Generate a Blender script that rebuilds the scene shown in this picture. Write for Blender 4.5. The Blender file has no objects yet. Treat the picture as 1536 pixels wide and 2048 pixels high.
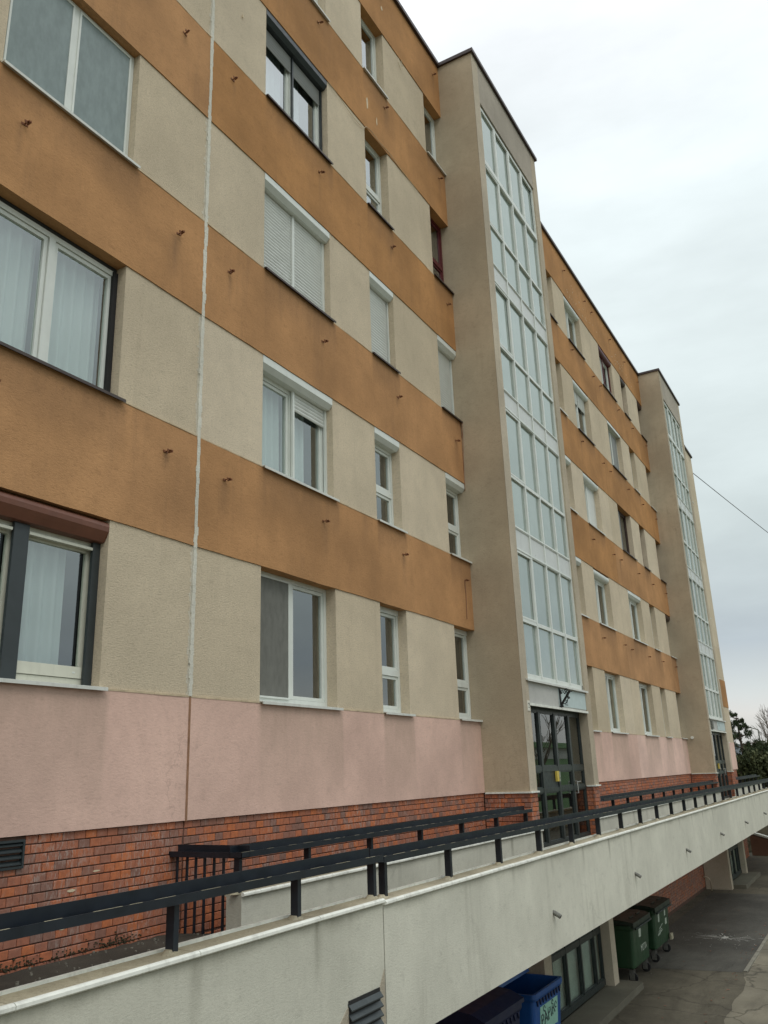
import bpy, bmesh, math, random
import numpy as np
from mathutils import Vector, Matrix, Euler
random.seed(7); RNG = np.random.default_rng(7)
SC = bpy.context.scene
COL = SC.collection
R = math.radians

# ------------------------------------------------------------------ camera
CAM = Vector((-6.517, -5.936, -0.771))
YAW, PITCH, ROLL, FPX = R(60.877), R(17.208), R(-2.021), 1685.7
cy, sy, cp, sp = math.cos(YAW), math.sin(YAW), math.cos(PITCH), math.sin(PITCH)
F_ = Vector((sy*cp, cy*cp, sp)); R0 = Vector((cy, -sy, 0)); U0 = R0.cross(F_)
c_, s_ = math.cos(ROLL), math.sin(ROLL)
R_ = c_*R0 + s_*U0; U_ = -s_*R0 + c_*U0
cd = bpy.data.cameras.new('camera'); cam = bpy.data.objects.new('camera', cd); COL.objects.link(cam)
cam.matrix_world = Matrix(((R_.x, U_.x, -F_.x, CAM.x), (R_.y, U_.y, -F_.y, CAM.y), (R_.z, U_.z, -F_.z, CAM.z), (0, 0, 0, 1)))
cd.sensor_fit = 'VERTICAL'; cd.sensor_height = 36.0; cd.lens = 36.0*FPX/2048.0
cd.clip_start = 0.05; cd.clip_end = 4000
SC.camera = cam
SC.render.resolution_x, SC.render.resolution_y = 768, 1024

# ------------------------------------------------------------------ world, sun, exposure
SUN_EL, SUN_AZ = R(52), R(215)      # azimuth measured clockwise from +Y
W = bpy.data.worlds.new('World'); SC.world = W; W.use_nodes = True
nt = W.node_tree; nt.nodes.clear(); L = nt.links.new
out = nt.nodes.new('ShaderNodeOutputWorld'); bg = nt.nodes.new('ShaderNodeBackground')
sky = nt.nodes.new('ShaderNodeTexSky'); sky.sky_type = 'NISHITA'; sky.sun_disc = False
sky.sun_elevation = SUN_EL; sky.sun_rotation = SUN_AZ; sky.air_density = 1.0; sky.dust_density = 3.0
tc = nt.nodes.new('ShaderNodeTexCoord'); sep = nt.nodes.new('ShaderNodeSeparateXYZ')
L(tc.outputs['Generated'], sep.inputs[0])
# overcast cloud deck: brighter towards the zenith, a grey-blue bank low down, soft streaks
ramp = nt.nodes.new('ShaderNodeValToRGB'); e = ramp.color_ramp.elements
e[0].position = 0.0; e[0].color = (5.6, 5.7, 5.5, 1)
e[1].position = 1.0; e[1].color = (17.5, 17.7, 17.9, 1)
for p, c in [(0.054, (6.5, 6.45, 6.2)), (0.085, (5.7, 6.1, 6.1)), (0.125, (4.6, 5.2, 5.6)), (0.165, (5.2, 5.85, 6.05)), (0.25, (6.1, 6.85, 6.85)), (0.365, (6.7, 7.5, 7.5)), (0.57, (7.8, 8.6, 8.7)), (0.74, (9.6, 9.9, 10.2))]:
    n = e.new(p); n.color = c + (1,)
mapn = nt.nodes.new('ShaderNodeMapping'); mapn.inputs['Scale'].default_value = (1.0, 1.0, 3.4)
noi = nt.nodes.new('ShaderNodeTexNoise'); noi.inputs['Scale'].default_value = 2.6; noi.inputs['Detail'].default_value = 6; noi.inputs['Roughness'].default_value = .55
L(tc.outputs['Generated'], mapn.inputs[0]); L(mapn.outputs[0], noi.inputs[0])
add = nt.nodes.new('ShaderNodeMath'); add.operation = 'MULTIPLY_ADD'; add.inputs[1].default_value = .07; 
L(noi.outputs['Fac'], add.inputs[0]); 
sub = nt.nodes.new('ShaderNodeMath'); sub.operation = 'SUBTRACT'; sub.inputs[1].default_value = .035
L(sep.outputs['Z'], sub.inputs[0]); L(sub.outputs[0], add.inputs[2])
L(add.outputs[0], ramp.inputs[0])
nr = nt.nodes.new('ShaderNodeMapRange'); nr.inputs[1].default_value = .3; nr.inputs[2].default_value = .7; nr.inputs[3].default_value = .90; nr.inputs[4].default_value = 1.10
L(noi.outputs['Fac'], nr.inputs[0])
mulc = nt.nodes.new('ShaderNodeVectorMath'); mulc.operation = 'SCALE'
L(ramp.outputs[0], mulc.inputs[0]); L(nr.outputs[0], mulc.inputs['Scale'])
mx = nt.nodes.new('ShaderNodeMix'); mx.data_type = 'RGBA'; mx.inputs[0].default_value = .94
L(sky.outputs[0], mx.inputs[6]); L(mulc.outputs[0], mx.inputs[7]); L(mx.outputs[2], bg.inputs[0])
bg.inputs[1].default_value = 0.1
L(bg.outputs[0], out.inputs[0])
sl = bpy.data.lights.new('sun', 'SUN'); sl.energy = 0.6; sl.angle = R(25); sl.color = (1, .96, .9)
sun = bpy.data.objects.new('sun', sl); COL.objects.link(sun)
sd = Vector((math.sin(SUN_AZ)*math.cos(SUN_EL), math.cos(SUN_AZ)*math.cos(SUN_EL), math.sin(SUN_EL)))
sun.rotation_euler = sd.to_track_quat('Z', 'Y').to_euler(); sun.location = (0, -20, 40)
SC.view_settings.view_transform = 'Standard'; SC.view_settings.look = 'None'
SC.view_settings.exposure = 0.2; SC.view_settings.gamma = 1.0; SC.view_settings.use_curve_mapping = False
SC.render.engine = 'CYCLES'
SC.cycles.max_bounces = 8; SC.cycles.transparent_max_bounces = 12

# ------------------------------------------------------------------ materials
def newmat(name):
    m = bpy.data.materials.new(name); m.use_nodes = True
    t = m.node_tree; b = t.nodes['Principled BSDF']
    return m, t, b
def N(t, k, **kw):
    n = t.nodes.new(k)
    for a, v in kw.items():
        if a.startswith('i_'):
            key = a[2:]
            key = int(key) if key.isdigit() else key.replace('_', ' ')
            n.inputs[key].default_value = v
        else: setattr(n, a, v)
    return n
def coord(t, scale=(1, 1, 1)):
    g = N(t, 'ShaderNodeNewGeometry'); m = N(t, 'ShaderNodeMapping'); m.inputs['Scale'].default_value = scale
    t.links.new(g.outputs['Position'], m.inputs[0]); return m.outputs[0]
def noise(t, vec, s, d=4, r=.55):
    n = N(t, 'ShaderNodeTexNoise'); n.inputs['Scale'].default_value = s; n.inputs['Detail'].default_value = d; n.inputs['Roughness'].default_value = r
    t.links.new(vec, n.inputs[0]); return n.outputs['Fac']
def mrange(t, v, a, b, c, d):
    n = N(t, 'ShaderNodeMapRange'); n.inputs[1].default_value = a; n.inputs[2].default_value = b; n.inputs[3].default_value = c; n.inputs[4].default_value = d
    t.links.new(v, n.inputs[0]); return n.outputs[0]
def mathn(t, op, a, b):
    n = N(t, 'ShaderNodeMath', operation=op)
    for i, v in ((0, a), (1, b)):
        if isinstance(v, (int, float)): n.inputs[i].default_value = v
        else: t.links.new(v, n.inputs[i])
    return n.outputs[0]
def mix(t, f, a, b, bt='MIX'):
    n = N(t, 'ShaderNodeMix', data_type='RGBA', blend_type=bt)
    for i, v in ((0, f), (6, a), (7, b)):
        if isinstance(v, (int, float)): n.inputs[i].default_value = v
        elif isinstance(v, tuple): n.inputs[i].default_value = v + (1,) if len(v) == 3 else v
        else: t.links.new(v, n.inputs[i])
    return n.outputs[2]
def bump(t, b, h, strength, dist):
    n = N(t, 'ShaderNodeBump'); n.inputs['Strength'].default_value = strength; n.inputs['Distance'].default_value = dist
    t.links.new(h, n.inputs['Height']); t.links.new(n.outputs[0], b.inputs['Normal'])
def attr(t, name):
    return N(t, 'ShaderNodeAttribute', attribute_name=name).outputs['Fac']

def stucco(name, col, dirt=(.09, .075, .06), grain=1.0, patch=.18, streak=.25, stainamt=.55, grainsize=1.0):
    m, t, b = newmat(name); v = coord(t)
    big = noise(t, v, .7, 5); med = noise(t, v, 3.1, 7, .68)
    st = noise(t, coord(t, (6, 6, .5)), 1.0, 6, .7); stm = noise(t, coord(t, (.9, .9, .5)), 1.0, 4, .6)
    fine = noise(t, coord(t, (1, 1, 1.5)), 60*grainsize, 5, .75); worm = noise(t, coord(t, (1, 1, 2.2)), 30*grainsize, 4, .8)
    lo = tuple(x*(1-patch) for x in col); hi = tuple(min(1, x*(1+patch*.8)) for x in col)
    c = mix(t, mrange(t, big, .35, .65, 0, 1), lo, hi)
    c = mix(t, mrange(t, med, .42, .75, 0, .4), c, tuple(x*.74 for x in col))
    c = mix(t, mathn(t, 'MULTIPLY', mrange(t, st, .5, .8, 0, streak), mrange(t, stm, .42, .62, 0, 1)), c, dirt)
    c = mix(t, mrange(t, worm, .50, .72, 0, .62*grain), c, tuple(x*.45 for x in col))
    c = mix(t, mrange(t, fine, .50, .72, 0, .35*grain), c, tuple(min(1, x*1.35) for x in col))
    # scuffs, hairline cracks and slight differences from panel to panel
    sc = noise(t, coord(t, (1.6, 1.6, 3.0)), 3.4, 8, .82)
    c = mix(t, mrange(t, sc, .55, .68, 0, .5), c, tuple(x*.62 for x in col))
    sc2 = noise(t, coord(t, (2.2, 2.2, 1.6)), 2.1, 8, .8)
    c = mix(t, mrange(t, sc2, .58, .72, 0, .30), c, tuple(min(1, x*1.25) for x in col))
    vo = N(t, 'ShaderNodeTexVoronoi', feature='DISTANCE_TO_EDGE'); vo.inputs['Scale'].default_value = .45
    nn = N(t, 'ShaderNodeTexNoise'); nn.inputs['Scale'].default_value = 1.9; nn.inputs['Detail'].default_value = 7; t.links.new(v, nn.inputs[0])
    vs_ = N(t, 'ShaderNodeVectorMath', operation='SCALE'); vs_.inputs['Scale'].default_value = 1.1; t.links.new(nn.outputs['Color'], vs_.inputs[0])
    va_ = N(t, 'ShaderNodeVectorMath', operation='ADD'); t.links.new(v, va_.inputs[0]); t.links.new(vs_.outputs[0], va_.inputs[1]); t.links.new(va_.outputs[0], vo.inputs['Vector'])
    cr = mathn(t, 'MULTIPLY', mrange(t, vo.outputs['Distance'], 0, .0045, .38, 0), mrange(t, stm, .56, .64, 0, 1))
    c = mix(t, cr, c, tuple(x*.5 for x in col))
    orr = N(t, 'ShaderNodeObjectInfo').outputs['Random']
    hs = N(t, 'ShaderNodeHueSaturation'); t.links.new(c, hs.inputs['Color']); t.links.new(mrange(t, orr, 0, 1, .94, 1.06), hs.inputs['Value']); t.links.new(mrange(t, orr, 0, 1, 1.05, .95), hs.inputs['Saturation']); c = hs.outputs[0]
    s = attr(t, 'stain')
    s = mathn(t, 'MULTIPLY', s, mrange(t, noise(t, coord(t, (5, 5, 1.3)), 1.4, 6, .7), .25, .62, .45, 1.1))
    c = mix(t, mathn(t, 'MULTIPLY', s, stainamt), c, dirt)
    t.links.new(c, b.inputs['Base Color']); b.inputs['Roughness'].default_value = .92; b.inputs['Specular IOR Level'].default_value = .2
    h = mathn(t, 'ADD', mathn(t, 'MULTIPLY', fine, .5), mathn(t, 'MULTIPLY', worm, -.9))
    bump(t, b, h, .8*grain, .012)
    return m
def plain(name, col, rough=.5, var=.08, metal=0, spec=.5, grime=0.0, bumpy=0.0, scale=6):
    m, t, b = newmat(name); v = coord(t)
    n1 = noise(t, v, scale, 5, .6)
    c = mix(t, mrange(t, n1, .3, .7, 0, 1), tuple(x*(1-var) for x in col), tuple(min(1, x*(1+var)) for x in col))
    if grime:
        g = noise(t, coord(t, (10, 10, .8)), 1.2, 5, .65)
        c = mix(t, mrange(t, g, .5, .8, 0, grime), c, (.09, .08, .06))
    t.links.new(c, b.inputs['Base Color']); b.inputs['Roughness'].default_value = rough
    b.inputs['Metallic'].default_value = metal; b.inputs['Specular IOR Level'].default_value = spec
    rr = mrange(t, noise(t, v, scale*2.3, 3), .3, .7, max(.03, rough-.08), min(1, rough+.08)); t.links.new(rr, b.inputs['Roughness'])
    if bumpy: bump(t, b, noise(t, v, 60, 4, .7), bumpy, .004)
    return m
def glassmat(name, tint, ior=1.75, rough=.0, wave=.0, body=None, bodyfac=0.0):
    m = bpy.data.materials.new(name); m.use_nodes = True; t = m.node_tree; t.nodes.clear()
    o = N(t, 'ShaderNodeOutputMaterial'); tr = N(t, 'ShaderNodeBsdfTransparent'); tr.inputs[0].default_value = tint + (1,)
    gl = N(t, 'ShaderNodeBsdfGlossy'); gl.inputs['Roughness'].default_value = rough; gl.inputs[0].default_value = (.93, .97, .97, 1)
    g = N(t, 'ShaderNodeNewGeometry')
    fr = N(t, 'ShaderNodeFresnel'); fr.inputs[0].default_value = ior
    f = mathn(t, 'MULTIPLY', fr.outputs[0], mathn(t, 'SUBTRACT', 1.0, g.outputs['Backfacing']))
    base = tr.outputs[0]
    if body:
        df = N(t, 'ShaderNodeBsdfDiffuse')
        wv = noise(t, coord(t, (3, 1, 1.2)), 5, 4, .6)
        t.links.new(mix(t, mrange(t, wv, .35, .65, 0, 1), tuple(x*.88 for x in body), tuple(x*1.08 for x in body)), df.inputs[0])
        mb = N(t, 'ShaderNodeMixShader'); mb.inputs[0].default_value = bodyfac
        t.links.new(tr.outputs[0], mb.inputs[1]); t.links.new(df.outputs[0], mb.inputs[2]); base = mb.outputs[0]
    mxs = N(t, 'ShaderNodeMixShader'); t.links.new(f, mxs.inputs[0]); t.links.new(base, mxs.inputs[1]); t.links.new(gl.outputs[0], mxs.inputs[2])
    if wave:
        bn = N(t, 'ShaderNodeBump'); bn.inputs['Strength'].default_value = wave; bn.inputs['Distance'].default_value = .02
        t.links.new(noise(t, coord(t), 1.3, 2), bn.inputs['Height']); t.links.new(bn.outputs[0], gl.inputs['Normal']); 
    t.links.new(mxs.outputs[0], o.inputs[0]); return m

def brickmat(name, single, bloom=0.0):
    m, t, b = newmat(name); v = coord(t)
    if single:
        r = N(t, 'ShaderNodeObjectInfo').outputs['Random']
    else: r = attr(t, 'rnd')
    ra = N(t, 'ShaderNodeValToRGB'); ra.color_ramp.interpolation = 'LINEAR'
    e = ra.color_ramp.elements; e[0].position = 0; e[0].color = (.24, .135, .105, 1); e[1].position = 1; e[1].color = (.56, .175, .065, 1)
    for p, c in [(.15, (.31, .145, .10)), (.35, (.39, .15, .09)), (.6, (.45, .158, .08)), (.85, (.50, .16, .07))]:
        n = e.new(p); n.color = c + (1,)
    t.links.new(r, ra.inputs[0])
    n1 = noise(t, v, 22, 5, .7); c = mix(t, mrange(t, n1, .35, .75, 0, .5), ra.outputs[0], (.12, .055, .04))
    # wear follows the wall: damp, darker and greener near the ground, lime bloom in drifts
    ef = noise(t, coord(t, (1, 1, .8)), 1.3, 5, .7); ef2 = noise(t, coord(t, (1.5, 1.5, .5)), 26, 3, .8)
    e1 = mathn(t, 'MULTIPLY', mrange(t, ef, .44-bloom, .66-bloom, 0, 1), mrange(t, ef2, .48, .62, 0, 1))
    c = mix(t, mathn(t, 'MULTIPLY', e1, .7), c, (.42, .36, .32))
    t.links.new(c, b.inputs['Base Color']); b.inputs['Roughness'].default_value = .82; b.inputs['Specular IOR Level'].default_value = .3
    bump(t, b, noise(t, v, 120, 4, .7), .35, .003)
    return m

M = {}
M['orange'] = stucco('orange_render', (.455, .24, .102), dirt=(.18, .11, .065), grain=.55, patch=.24, streak=.4, stainamt=.7, grainsize=.8)
M['beige'] = stucco('beige_render', (.62, .525, .385), dirt=(.21, .17, .12), grain=.95, patch=.1, streak=.22)
M['tan'] = stucco('tower_side_shaded', (.455, .375, .265), dirt=(.16, .12, .08), grain=.6, patch=.14, streak=.3)  # tower sides: shade put into a darker tone of the render
M['tanfront'] = stucco('tower_front_lit', (.50, .43, .325), dirt=(.16, .14, .11), grain=.7, patch=.14, streak=.45)  # tower fronts: same render, the stronger light put into the colour
M['greyfront'] = stucco('tower_head_render', (.42, .375, .31), dirt=(.2, .16, .12), grain=.6, patch=.15, streak=.3)
M['pink'] = stucco('pink_render', (.73, .51, .425), dirt=(.42, .31, .24), grain=.4, patch=.17, streak=.12, stainamt=.5, grainsize=.7)
M['white'] = stucco('white_render', (.60, .59, .50), dirt=(.15, .14, .10), grain=.45, patch=.11, streak=.38, stainamt=.9)
M['patch'] = stucco('old_render_patch', (.46, .41, .32), grain=.8)
M['smear'] = stucco('joint_smear', (.66, .61, .50), grain=1)
M['sealant'] = stucco('joint_sealant', (.68, .66, .57), dirt=(.3, .28, .22), grain=.8, patch=.2)
M['seam'] = plain('seam_bead', (.52, .42, .28), .9, .25)
M['joint'] = plain('joint_brown', (.28, .15, .085), .9, .25)
M['coping'] = stucco('coping_cement', (.44, .40, .29), dirt=(.13, .10, .055), grain=.8, patch=.3, streak=.6)
M['lip'] = plain('coping_lip_white', (.72, .73, .66), .7, .12, grime=.4)
M['pvc'] = plain('white_frame', (.66, .69, .64), .38, .04, grime=.1)
M['pvc_cream'] = plain('cream_frame', (.60, .60, .50), .4, .05, grime=.15)
M['anth'] = plain('anthracite_metal', (.028, .036, .038), .4, .12)
M['brownmetal'] = plain('brown_metal', (.15, .055, .03), .45, .12)
M['redframe'] = plain('burgundy_frame', (.10, .014, .018), .45, .1)
M['darkframe'] = plain('brown_frame', (.055, .03, .022), .5, .12)
M['sill_white'] = plain('sill_white', (.62, .63, .58), .4, .06, grime=.3)
M['sill_dark'] = plain('sill_brown', (.05, .034, .028), .5, .12)
M['shutter'] = plain('shutter_slats', (.62, .64, .60), .5, .05)
M['shutter_grey'] = plain('shutter_slats_grey', (.24, .25, .24), .5, .05)
M['flash'] = plain('roof_flashing', (.045, .026, .022), .5, .15)
M['rail'] = plain('railing_paint', (.010, .0145, .021), .42, .3, spec=.45)
M['rust'] = plain('rust', (.19, .075, .03), .85, .4, scale=40, bumpy=.5)
M['steel'] = plain('old_steel', (.17, .17, .15), .6, .3, metal=.5, scale=30)
M['door'] = plain('door_paint', (.030, .038, .036), .4, .15)
M['glass'] = glassmat('window_glass', (.86, .90, .89), 2.9); M['glass_mirror'] = glassmat('coated_window_glass', (.8, .85, .85), 6.0)
M['glass_door'] = glassmat('door_glass', (.55, .60, .56), 2.3)
M['screen'] = glassmat('insect_screen', (.42, .43, .40), 1.12, rough=.5, body=(.30, .30, .27), bodyfac=.55)
M['screen_teal'] = glassmat('insect_screen_pale', (.4, .45, .45), 1.4, rough=.35, body=(.27, .33, .32), bodyfac=.75)
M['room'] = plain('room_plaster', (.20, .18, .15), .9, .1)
M['mortar'] = plain('mortar', (.125, .07, .05), .95, .3, scale=20, bumpy=.5)
M['brick'] = brickmat('brick_face', True); M['brickmany'] = brickmat('brick_faces_joined', False); M['brickbloom'] = brickmat('brick_faces_lime_bloom', False, .16)
M['sign'] = plain('sign_panel_blue_white', (.47, .56, .55), .5, .05)
M['lintel'] = stucco('lintel_panel', (.50, .50, .47), grain=.15, patch=.12, streak=.3)
M['ink'] = plain('sign_ink', (.04, .07, .07), .6, .1)
M['plate'] = plain('number_plate', (.66, .63, .53), .4, .05)
M['iron'] = plain('wrought_iron', (.010, .011, .010), .5, .2)
M['yellow'] = plain('intercom_yellow', (.62, .47, .08), .5, .1)
M['chrome'] = plain('door_handle_metal', (.55, .55, .52), .3, .05, metal=.9)
M['blue'] = plain('bin_plastic_blue', (.010, .075, .27), .42, .12, grime=.1, scale=3)
M['bluedark'] = plain('bin_plastic_navy', (.008, .014, .05), .5, .15, scale=3)
M['green'] = plain('bin_plastic_green', (.016, .055, .022), .45, .15, grime=.3, scale=3)
M['greendark'] = plain('bin_lid_green', (.012, .024, .015), .5, .15, grime=.2, scale=3)
M['black'] = plain('rubber', (.012, .012, .012), .8, .2)
M['label'] = plain('label_green_white', (.30, .55, .44), .5, .1)
M['sticker'] = plain('sticker_white', (.48, .54, .45), .6, .12, scale=60)
M['concrete'] = stucco('step_concrete', (.16, .15, .115), dirt=(.06, .055, .04), grain=.7, patch=.25)
M['bark'] = plain('bark', (.075, .055, .04), .95, .3, scale=15)
M['twig'] = plain('twig', (.13, .11, .085), .95, .2)
M['pipe'] = plain('pipe_pale', (.5, .42, .3), .6, .1)
M['cable'] = plain('cable_sheath', (.05, .05, .05), .6, .05)
M['brownwall'] = stucco('brown_retaining', (.20, .105, .07), grain=.5, streak=.4)
M['greenhall'] = plain('green_cladding', (.22, .36, .17), .7, .1)
M['whitestrip'] = plain('window_strip', (.62, .62, .58), .5, .05)
M['kerb'] = plain('kerb_stone', (.20, .19, .15), .9, .2, bumpy=.4)

def curtain_mat():
    m, t, b = newmat('curtain_net'); t.nodes.remove(b)
    o = t.nodes['Material Output']; d = N(t, 'ShaderNodeBsdfDiffuse'); tl = N(t, 'ShaderNodeBsdfTranslucent')
    d.inputs[0].default_value = (.82, .86, .83, 1); tl.inputs[0].default_value = (.8, .84, .8, 1)
    mx_ = N(t, 'ShaderNodeMixShader'); mx_.inputs[0].default_value = .25
    t.links.new(d.outputs[0], mx_.inputs[1]); t.links.new(tl.outputs[0], mx_.inputs[2]); t.links.new(mx_.outputs[0], o.inputs[0]); return m
M['curtain'] = curtain_mat()
def frosted():
    m, t, b = newmat('stair_glass'); v = coord(t)
    n = noise(t, v, 3, 3)
    c = mix(t, mrange(t, n, .3, .7, 0, 1), (.22, .27, .245), (.27, .32, .29)); oi = N(t, 'ShaderNodeObjectInfo').outputs['Random']
    c = mix(t, mrange(t, oi, 0, 1, 0, .42), c, (.10, .13, .12)); t.links.new(c, b.inputs['Base Color'])
    b.inputs['Roughness'].default_value = .03; b.inputs['IOR'].default_value = 4.0; b.inputs['Specular Tint'].default_value = (.95, 1, .96, 1)
    return m
M['stairglass'] = frosted()
M['spandrel'] = plain('spandrel_panel', (.56, .58, .55), .35, .05, grime=.1)
def leafmat(name, a, bcol):
    m, t, b = newmat(name); r = attr(t, 'rnd'); c = mix(t, r, a, bcol); t.links.new(c, b.inputs['Base Color']); b.inputs['Roughness'].default_value = .75
    b.inputs['Specular IOR Level'].default_value = .2; return m
M['pine'] = leafmat('pine_needles', (.014, .026, .012), (.05, .07, .03))
M['shrub'] = leafmat('shrub_leaves', (.022, .032, .012), (.085, .095, .042))
M['drybush'] = leafmat('dry_twigs_leaves', (.05, .045, .022), (.11, .09, .05))

def asphalt(name, col, crack=1.0, patch=.3, light=(.25, .23, .17)):
    m, t, b = newmat(name); v = coord(t)
    big = noise(t, v, .55, 6, .6); med = noise(t, v, 3.2, 6, .7); fine = noise(t, v, 140, 3, .8)
    c = mix(t, mrange(t, big, .38, .62, 0, 1), tuple(x*(1-patch) for x in col), tuple(x*(1+patch) for x in col))
    c = mix(t, mrange(t, med, .52, .78, 0, .5), c, light)
    c = mix(t, mrange(t, noise(t, coord(t, (.9, 3.5, 1)), .9, 6, .7), .5, .72, 0, .55), c, tuple(x*.5 for x in col))
    c = mix(t, mrange(t, fine, .55, .8, 0, .5), c, tuple(x*2 for x in col))
    vo = N(t, 'ShaderNodeTexVoronoi', feature='DISTANCE_TO_EDGE'); vo.inputs['Scale'].default_value = .55
    dv = N(t, 'ShaderNodeVectorMath', operation='ADD'); nn = N(t, 'ShaderNodeTexNoise'); nn.inputs['Scale'].default_value = 2.2; nn.inputs['Detail'].default_value = 5
    t.links.new(v, nn.inputs[0]); sc = N(t, 'ShaderNodeVectorMath', operation='SCALE'); sc.inputs['Scale'].default_value = .55; t.links.new(nn.outputs['Color'], sc.inputs[0])
    t.links.new(v, dv.inputs[0]); t.links.new(sc.outputs[0], dv.inputs[1]); t.links.new(dv.outputs[0], vo.inputs['Vector'])
    c = mix(t, mathn(t, 'MULTIPLY', mrange(t, vo.outputs['Distance'], 0, .018, .85*crack, 0), 1.0), c, (.02, .018, .014))
    t.links.new(c, b.inputs['Base Color'])
    t.links.new(mrange(t, big, .35, .65, .75, 1.0), b.inputs['Roughness']); b.inputs['Specular IOR Level'].default_value = .2
    bump(t, b, mathn(t, 'ADD', fine, mathn(t, 'MULTIPLY', med, 2.0)), .5, .006)
    return m
M['asphalt'] = asphalt('old_asphalt', (.095, .085, .062), .5, light=(.18, .16, .12))
M['asphaltnew'] = asphalt('dark_asphalt_patch', (.080, .077, .065), .0, .25, light=(.12, .115, .095))
M['paleroad'] = asphalt('pale_worn_road', (.185, .168, .125), .7, .25, light=(.21, .195, .155))
M['netback'] = plain('curtain_and_reflection', (.62, .68, .58), .8, .2, scale=2)  # pale tone that also holds the ground's reflection
M['asphaltgrit'] = plain('grit', (.16, .15, .12), .9, .3)
M['earth'] = asphalt('earth', (.075, .065, .045), 0, .3, light=(.12, .11, .08))
M['dirt'] = asphalt('ledge_grit', (.048, .043, .034), 0, .3, light=(.10, .09, .07))
M['hill'] = plain('far_hill', (.045, .055, .06), .95, .3, scale=.02)
M['hillearth'] = plain('field', (.07, .08, .04), .95, .3, scale=.05)
M['moss'] = plain('moss', (.045, .038, .018), .95, .4, scale=40, bumpy=.5)
M['paint'] = plain('white_splash', (.42, .42, .38), .7, .25, scale=30)
M['repair'] = plain('filler_patch', (.60, .50, .34), .9, .1)

# ------------------------------------------------------------------ mesh helpers
class MB:
    def __init__(s): s.v = []; s.f = []; s.st = None; s.a = []
    def quad(s, a, b, c, d): n = len(s.v); s.v += [a, b, c, d]; s.f.append((n, n+1, n+2, n+3))
    def box(s, x0, x1, y0, y1, z0, z1):
        n = len(s.v); s.v += [(x0, y0, z0), (x1, y0, z0), (x1, y1, z0), (x0, y1, z0), (x0, y0, z1), (x1, y0, z1), (x1, y1, z1), (x0, y1, z1)]
        s.f += [(n, n+3, n+2, n+1), (n+4, n+5, n+6, n+7), (n, n+1, n+5, n+4), (n+1, n+2, n+6, n+5), (n+2, n+3, n+7, n+6), (n+3, n, n+4, n+7)]
        return s
    def prism_x(s, prof, x0, x1, dz0=0, dz1=0):      # profile [(y,z)] extruded along x (counter-clockwise seen from -x)
        n = len(s.v); k = len(prof)
        s.v += [(x0, y, z+dz0) for y, z in prof] + [(x1, y, z+dz1) for y, z in prof]
        for i in range(k): j = (i+1) % k; s.f.append((n+i, n+j, n+k+j, n+k+i))
        s.f.append(tuple(n+i for i in reversed(range(k)))); s.f.append(tuple(n+k+i for i in range(k))); return s
    def prism_y(s, prof, y0, y1):                    # profile [(x,z)]
        n = len(s.v); k = len(prof)
        s.v += [(x, y0, z) for x, z in prof] + [(x, y1, z) for x, z in prof]
        for i in range(k): j = (i+1) % k; s.f.append((n+i, n+j, n+k+j, n+k+i))
        s.f.append(tuple(n+i for i in reversed(range(k)))); s.f.append(tuple(n+k+i for i in range(k))); return s
    def prism_z(s, prof, z0, z1):                    # profile [(x,y)]
        n = len(s.v); k = len(prof)
        s.v += [(x, y, z0) for x, y in prof] + [(x, y, z1) for x, y in prof]
        for i in range(k): j = (i+1) % k; s.f.append((n+i, n+j, n+k+j, n+k+i))
        s.f.append(tuple(n+i for i in reversed(range(k)))); s.f.append(tuple(n+k+i for i in range(k))); return s
    def tube(s, pts, r, sides=8):
        pts = [Vector(p) for p in pts]; rr = r if isinstance(r, (list, tuple)) else [r]*len(pts); n0 = len(s.v); up = Vector((.13, .21, .97))
        for i, p in enumerate(pts):
            d = (pts[min(i+1, len(pts)-1)] - pts[max(i-1, 0)]).normalized()
            a = d.cross(up); a = a.normalized() if a.length > .05 else d.cross(Vector((1, 0, 0))).normalized(); b = d.cross(a)
            for k in range(sides):
                t = 2*math.pi*k/sides; s.v.append(tuple(p + (a*math.cos(t) + b*math.sin(t))*rr[i]))
        for i in range(len(pts)-1):
            for k in range(sides):
                q = (k+1) % sides; s.f.append((n0+i*sides+k, n0+i*sides+q, n0+(i+1)*sides+q, n0+(i+1)*sides+k))
        s.f.append(tuple(n0+k for k in range(sides))[::-1]); m = n0+(len(pts)-1)*sides; s.f.append(tuple(m+k for k in range(sides))); return s
    def grid_front(s, x0, x1, z0, z1, y, step=.06):  # subdivided face towards -y
        nx = max(1, int((x1-x0)/step)); nz = max(1, int((z1-z0)/step)); n = len(s.v)
        for j in range(nz+1):
            for i in range(nx+1): s.v.append((x0+(x1-x0)*i/nx, y, z0+(z1-z0)*j/nz))
        for j in range(nz):
            for i in range(nx):
                a = n+j*(nx+1)+i; s.f.append((a, a+1, a+nx+2, a+nx+1))
        return s
WL = {}
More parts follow.
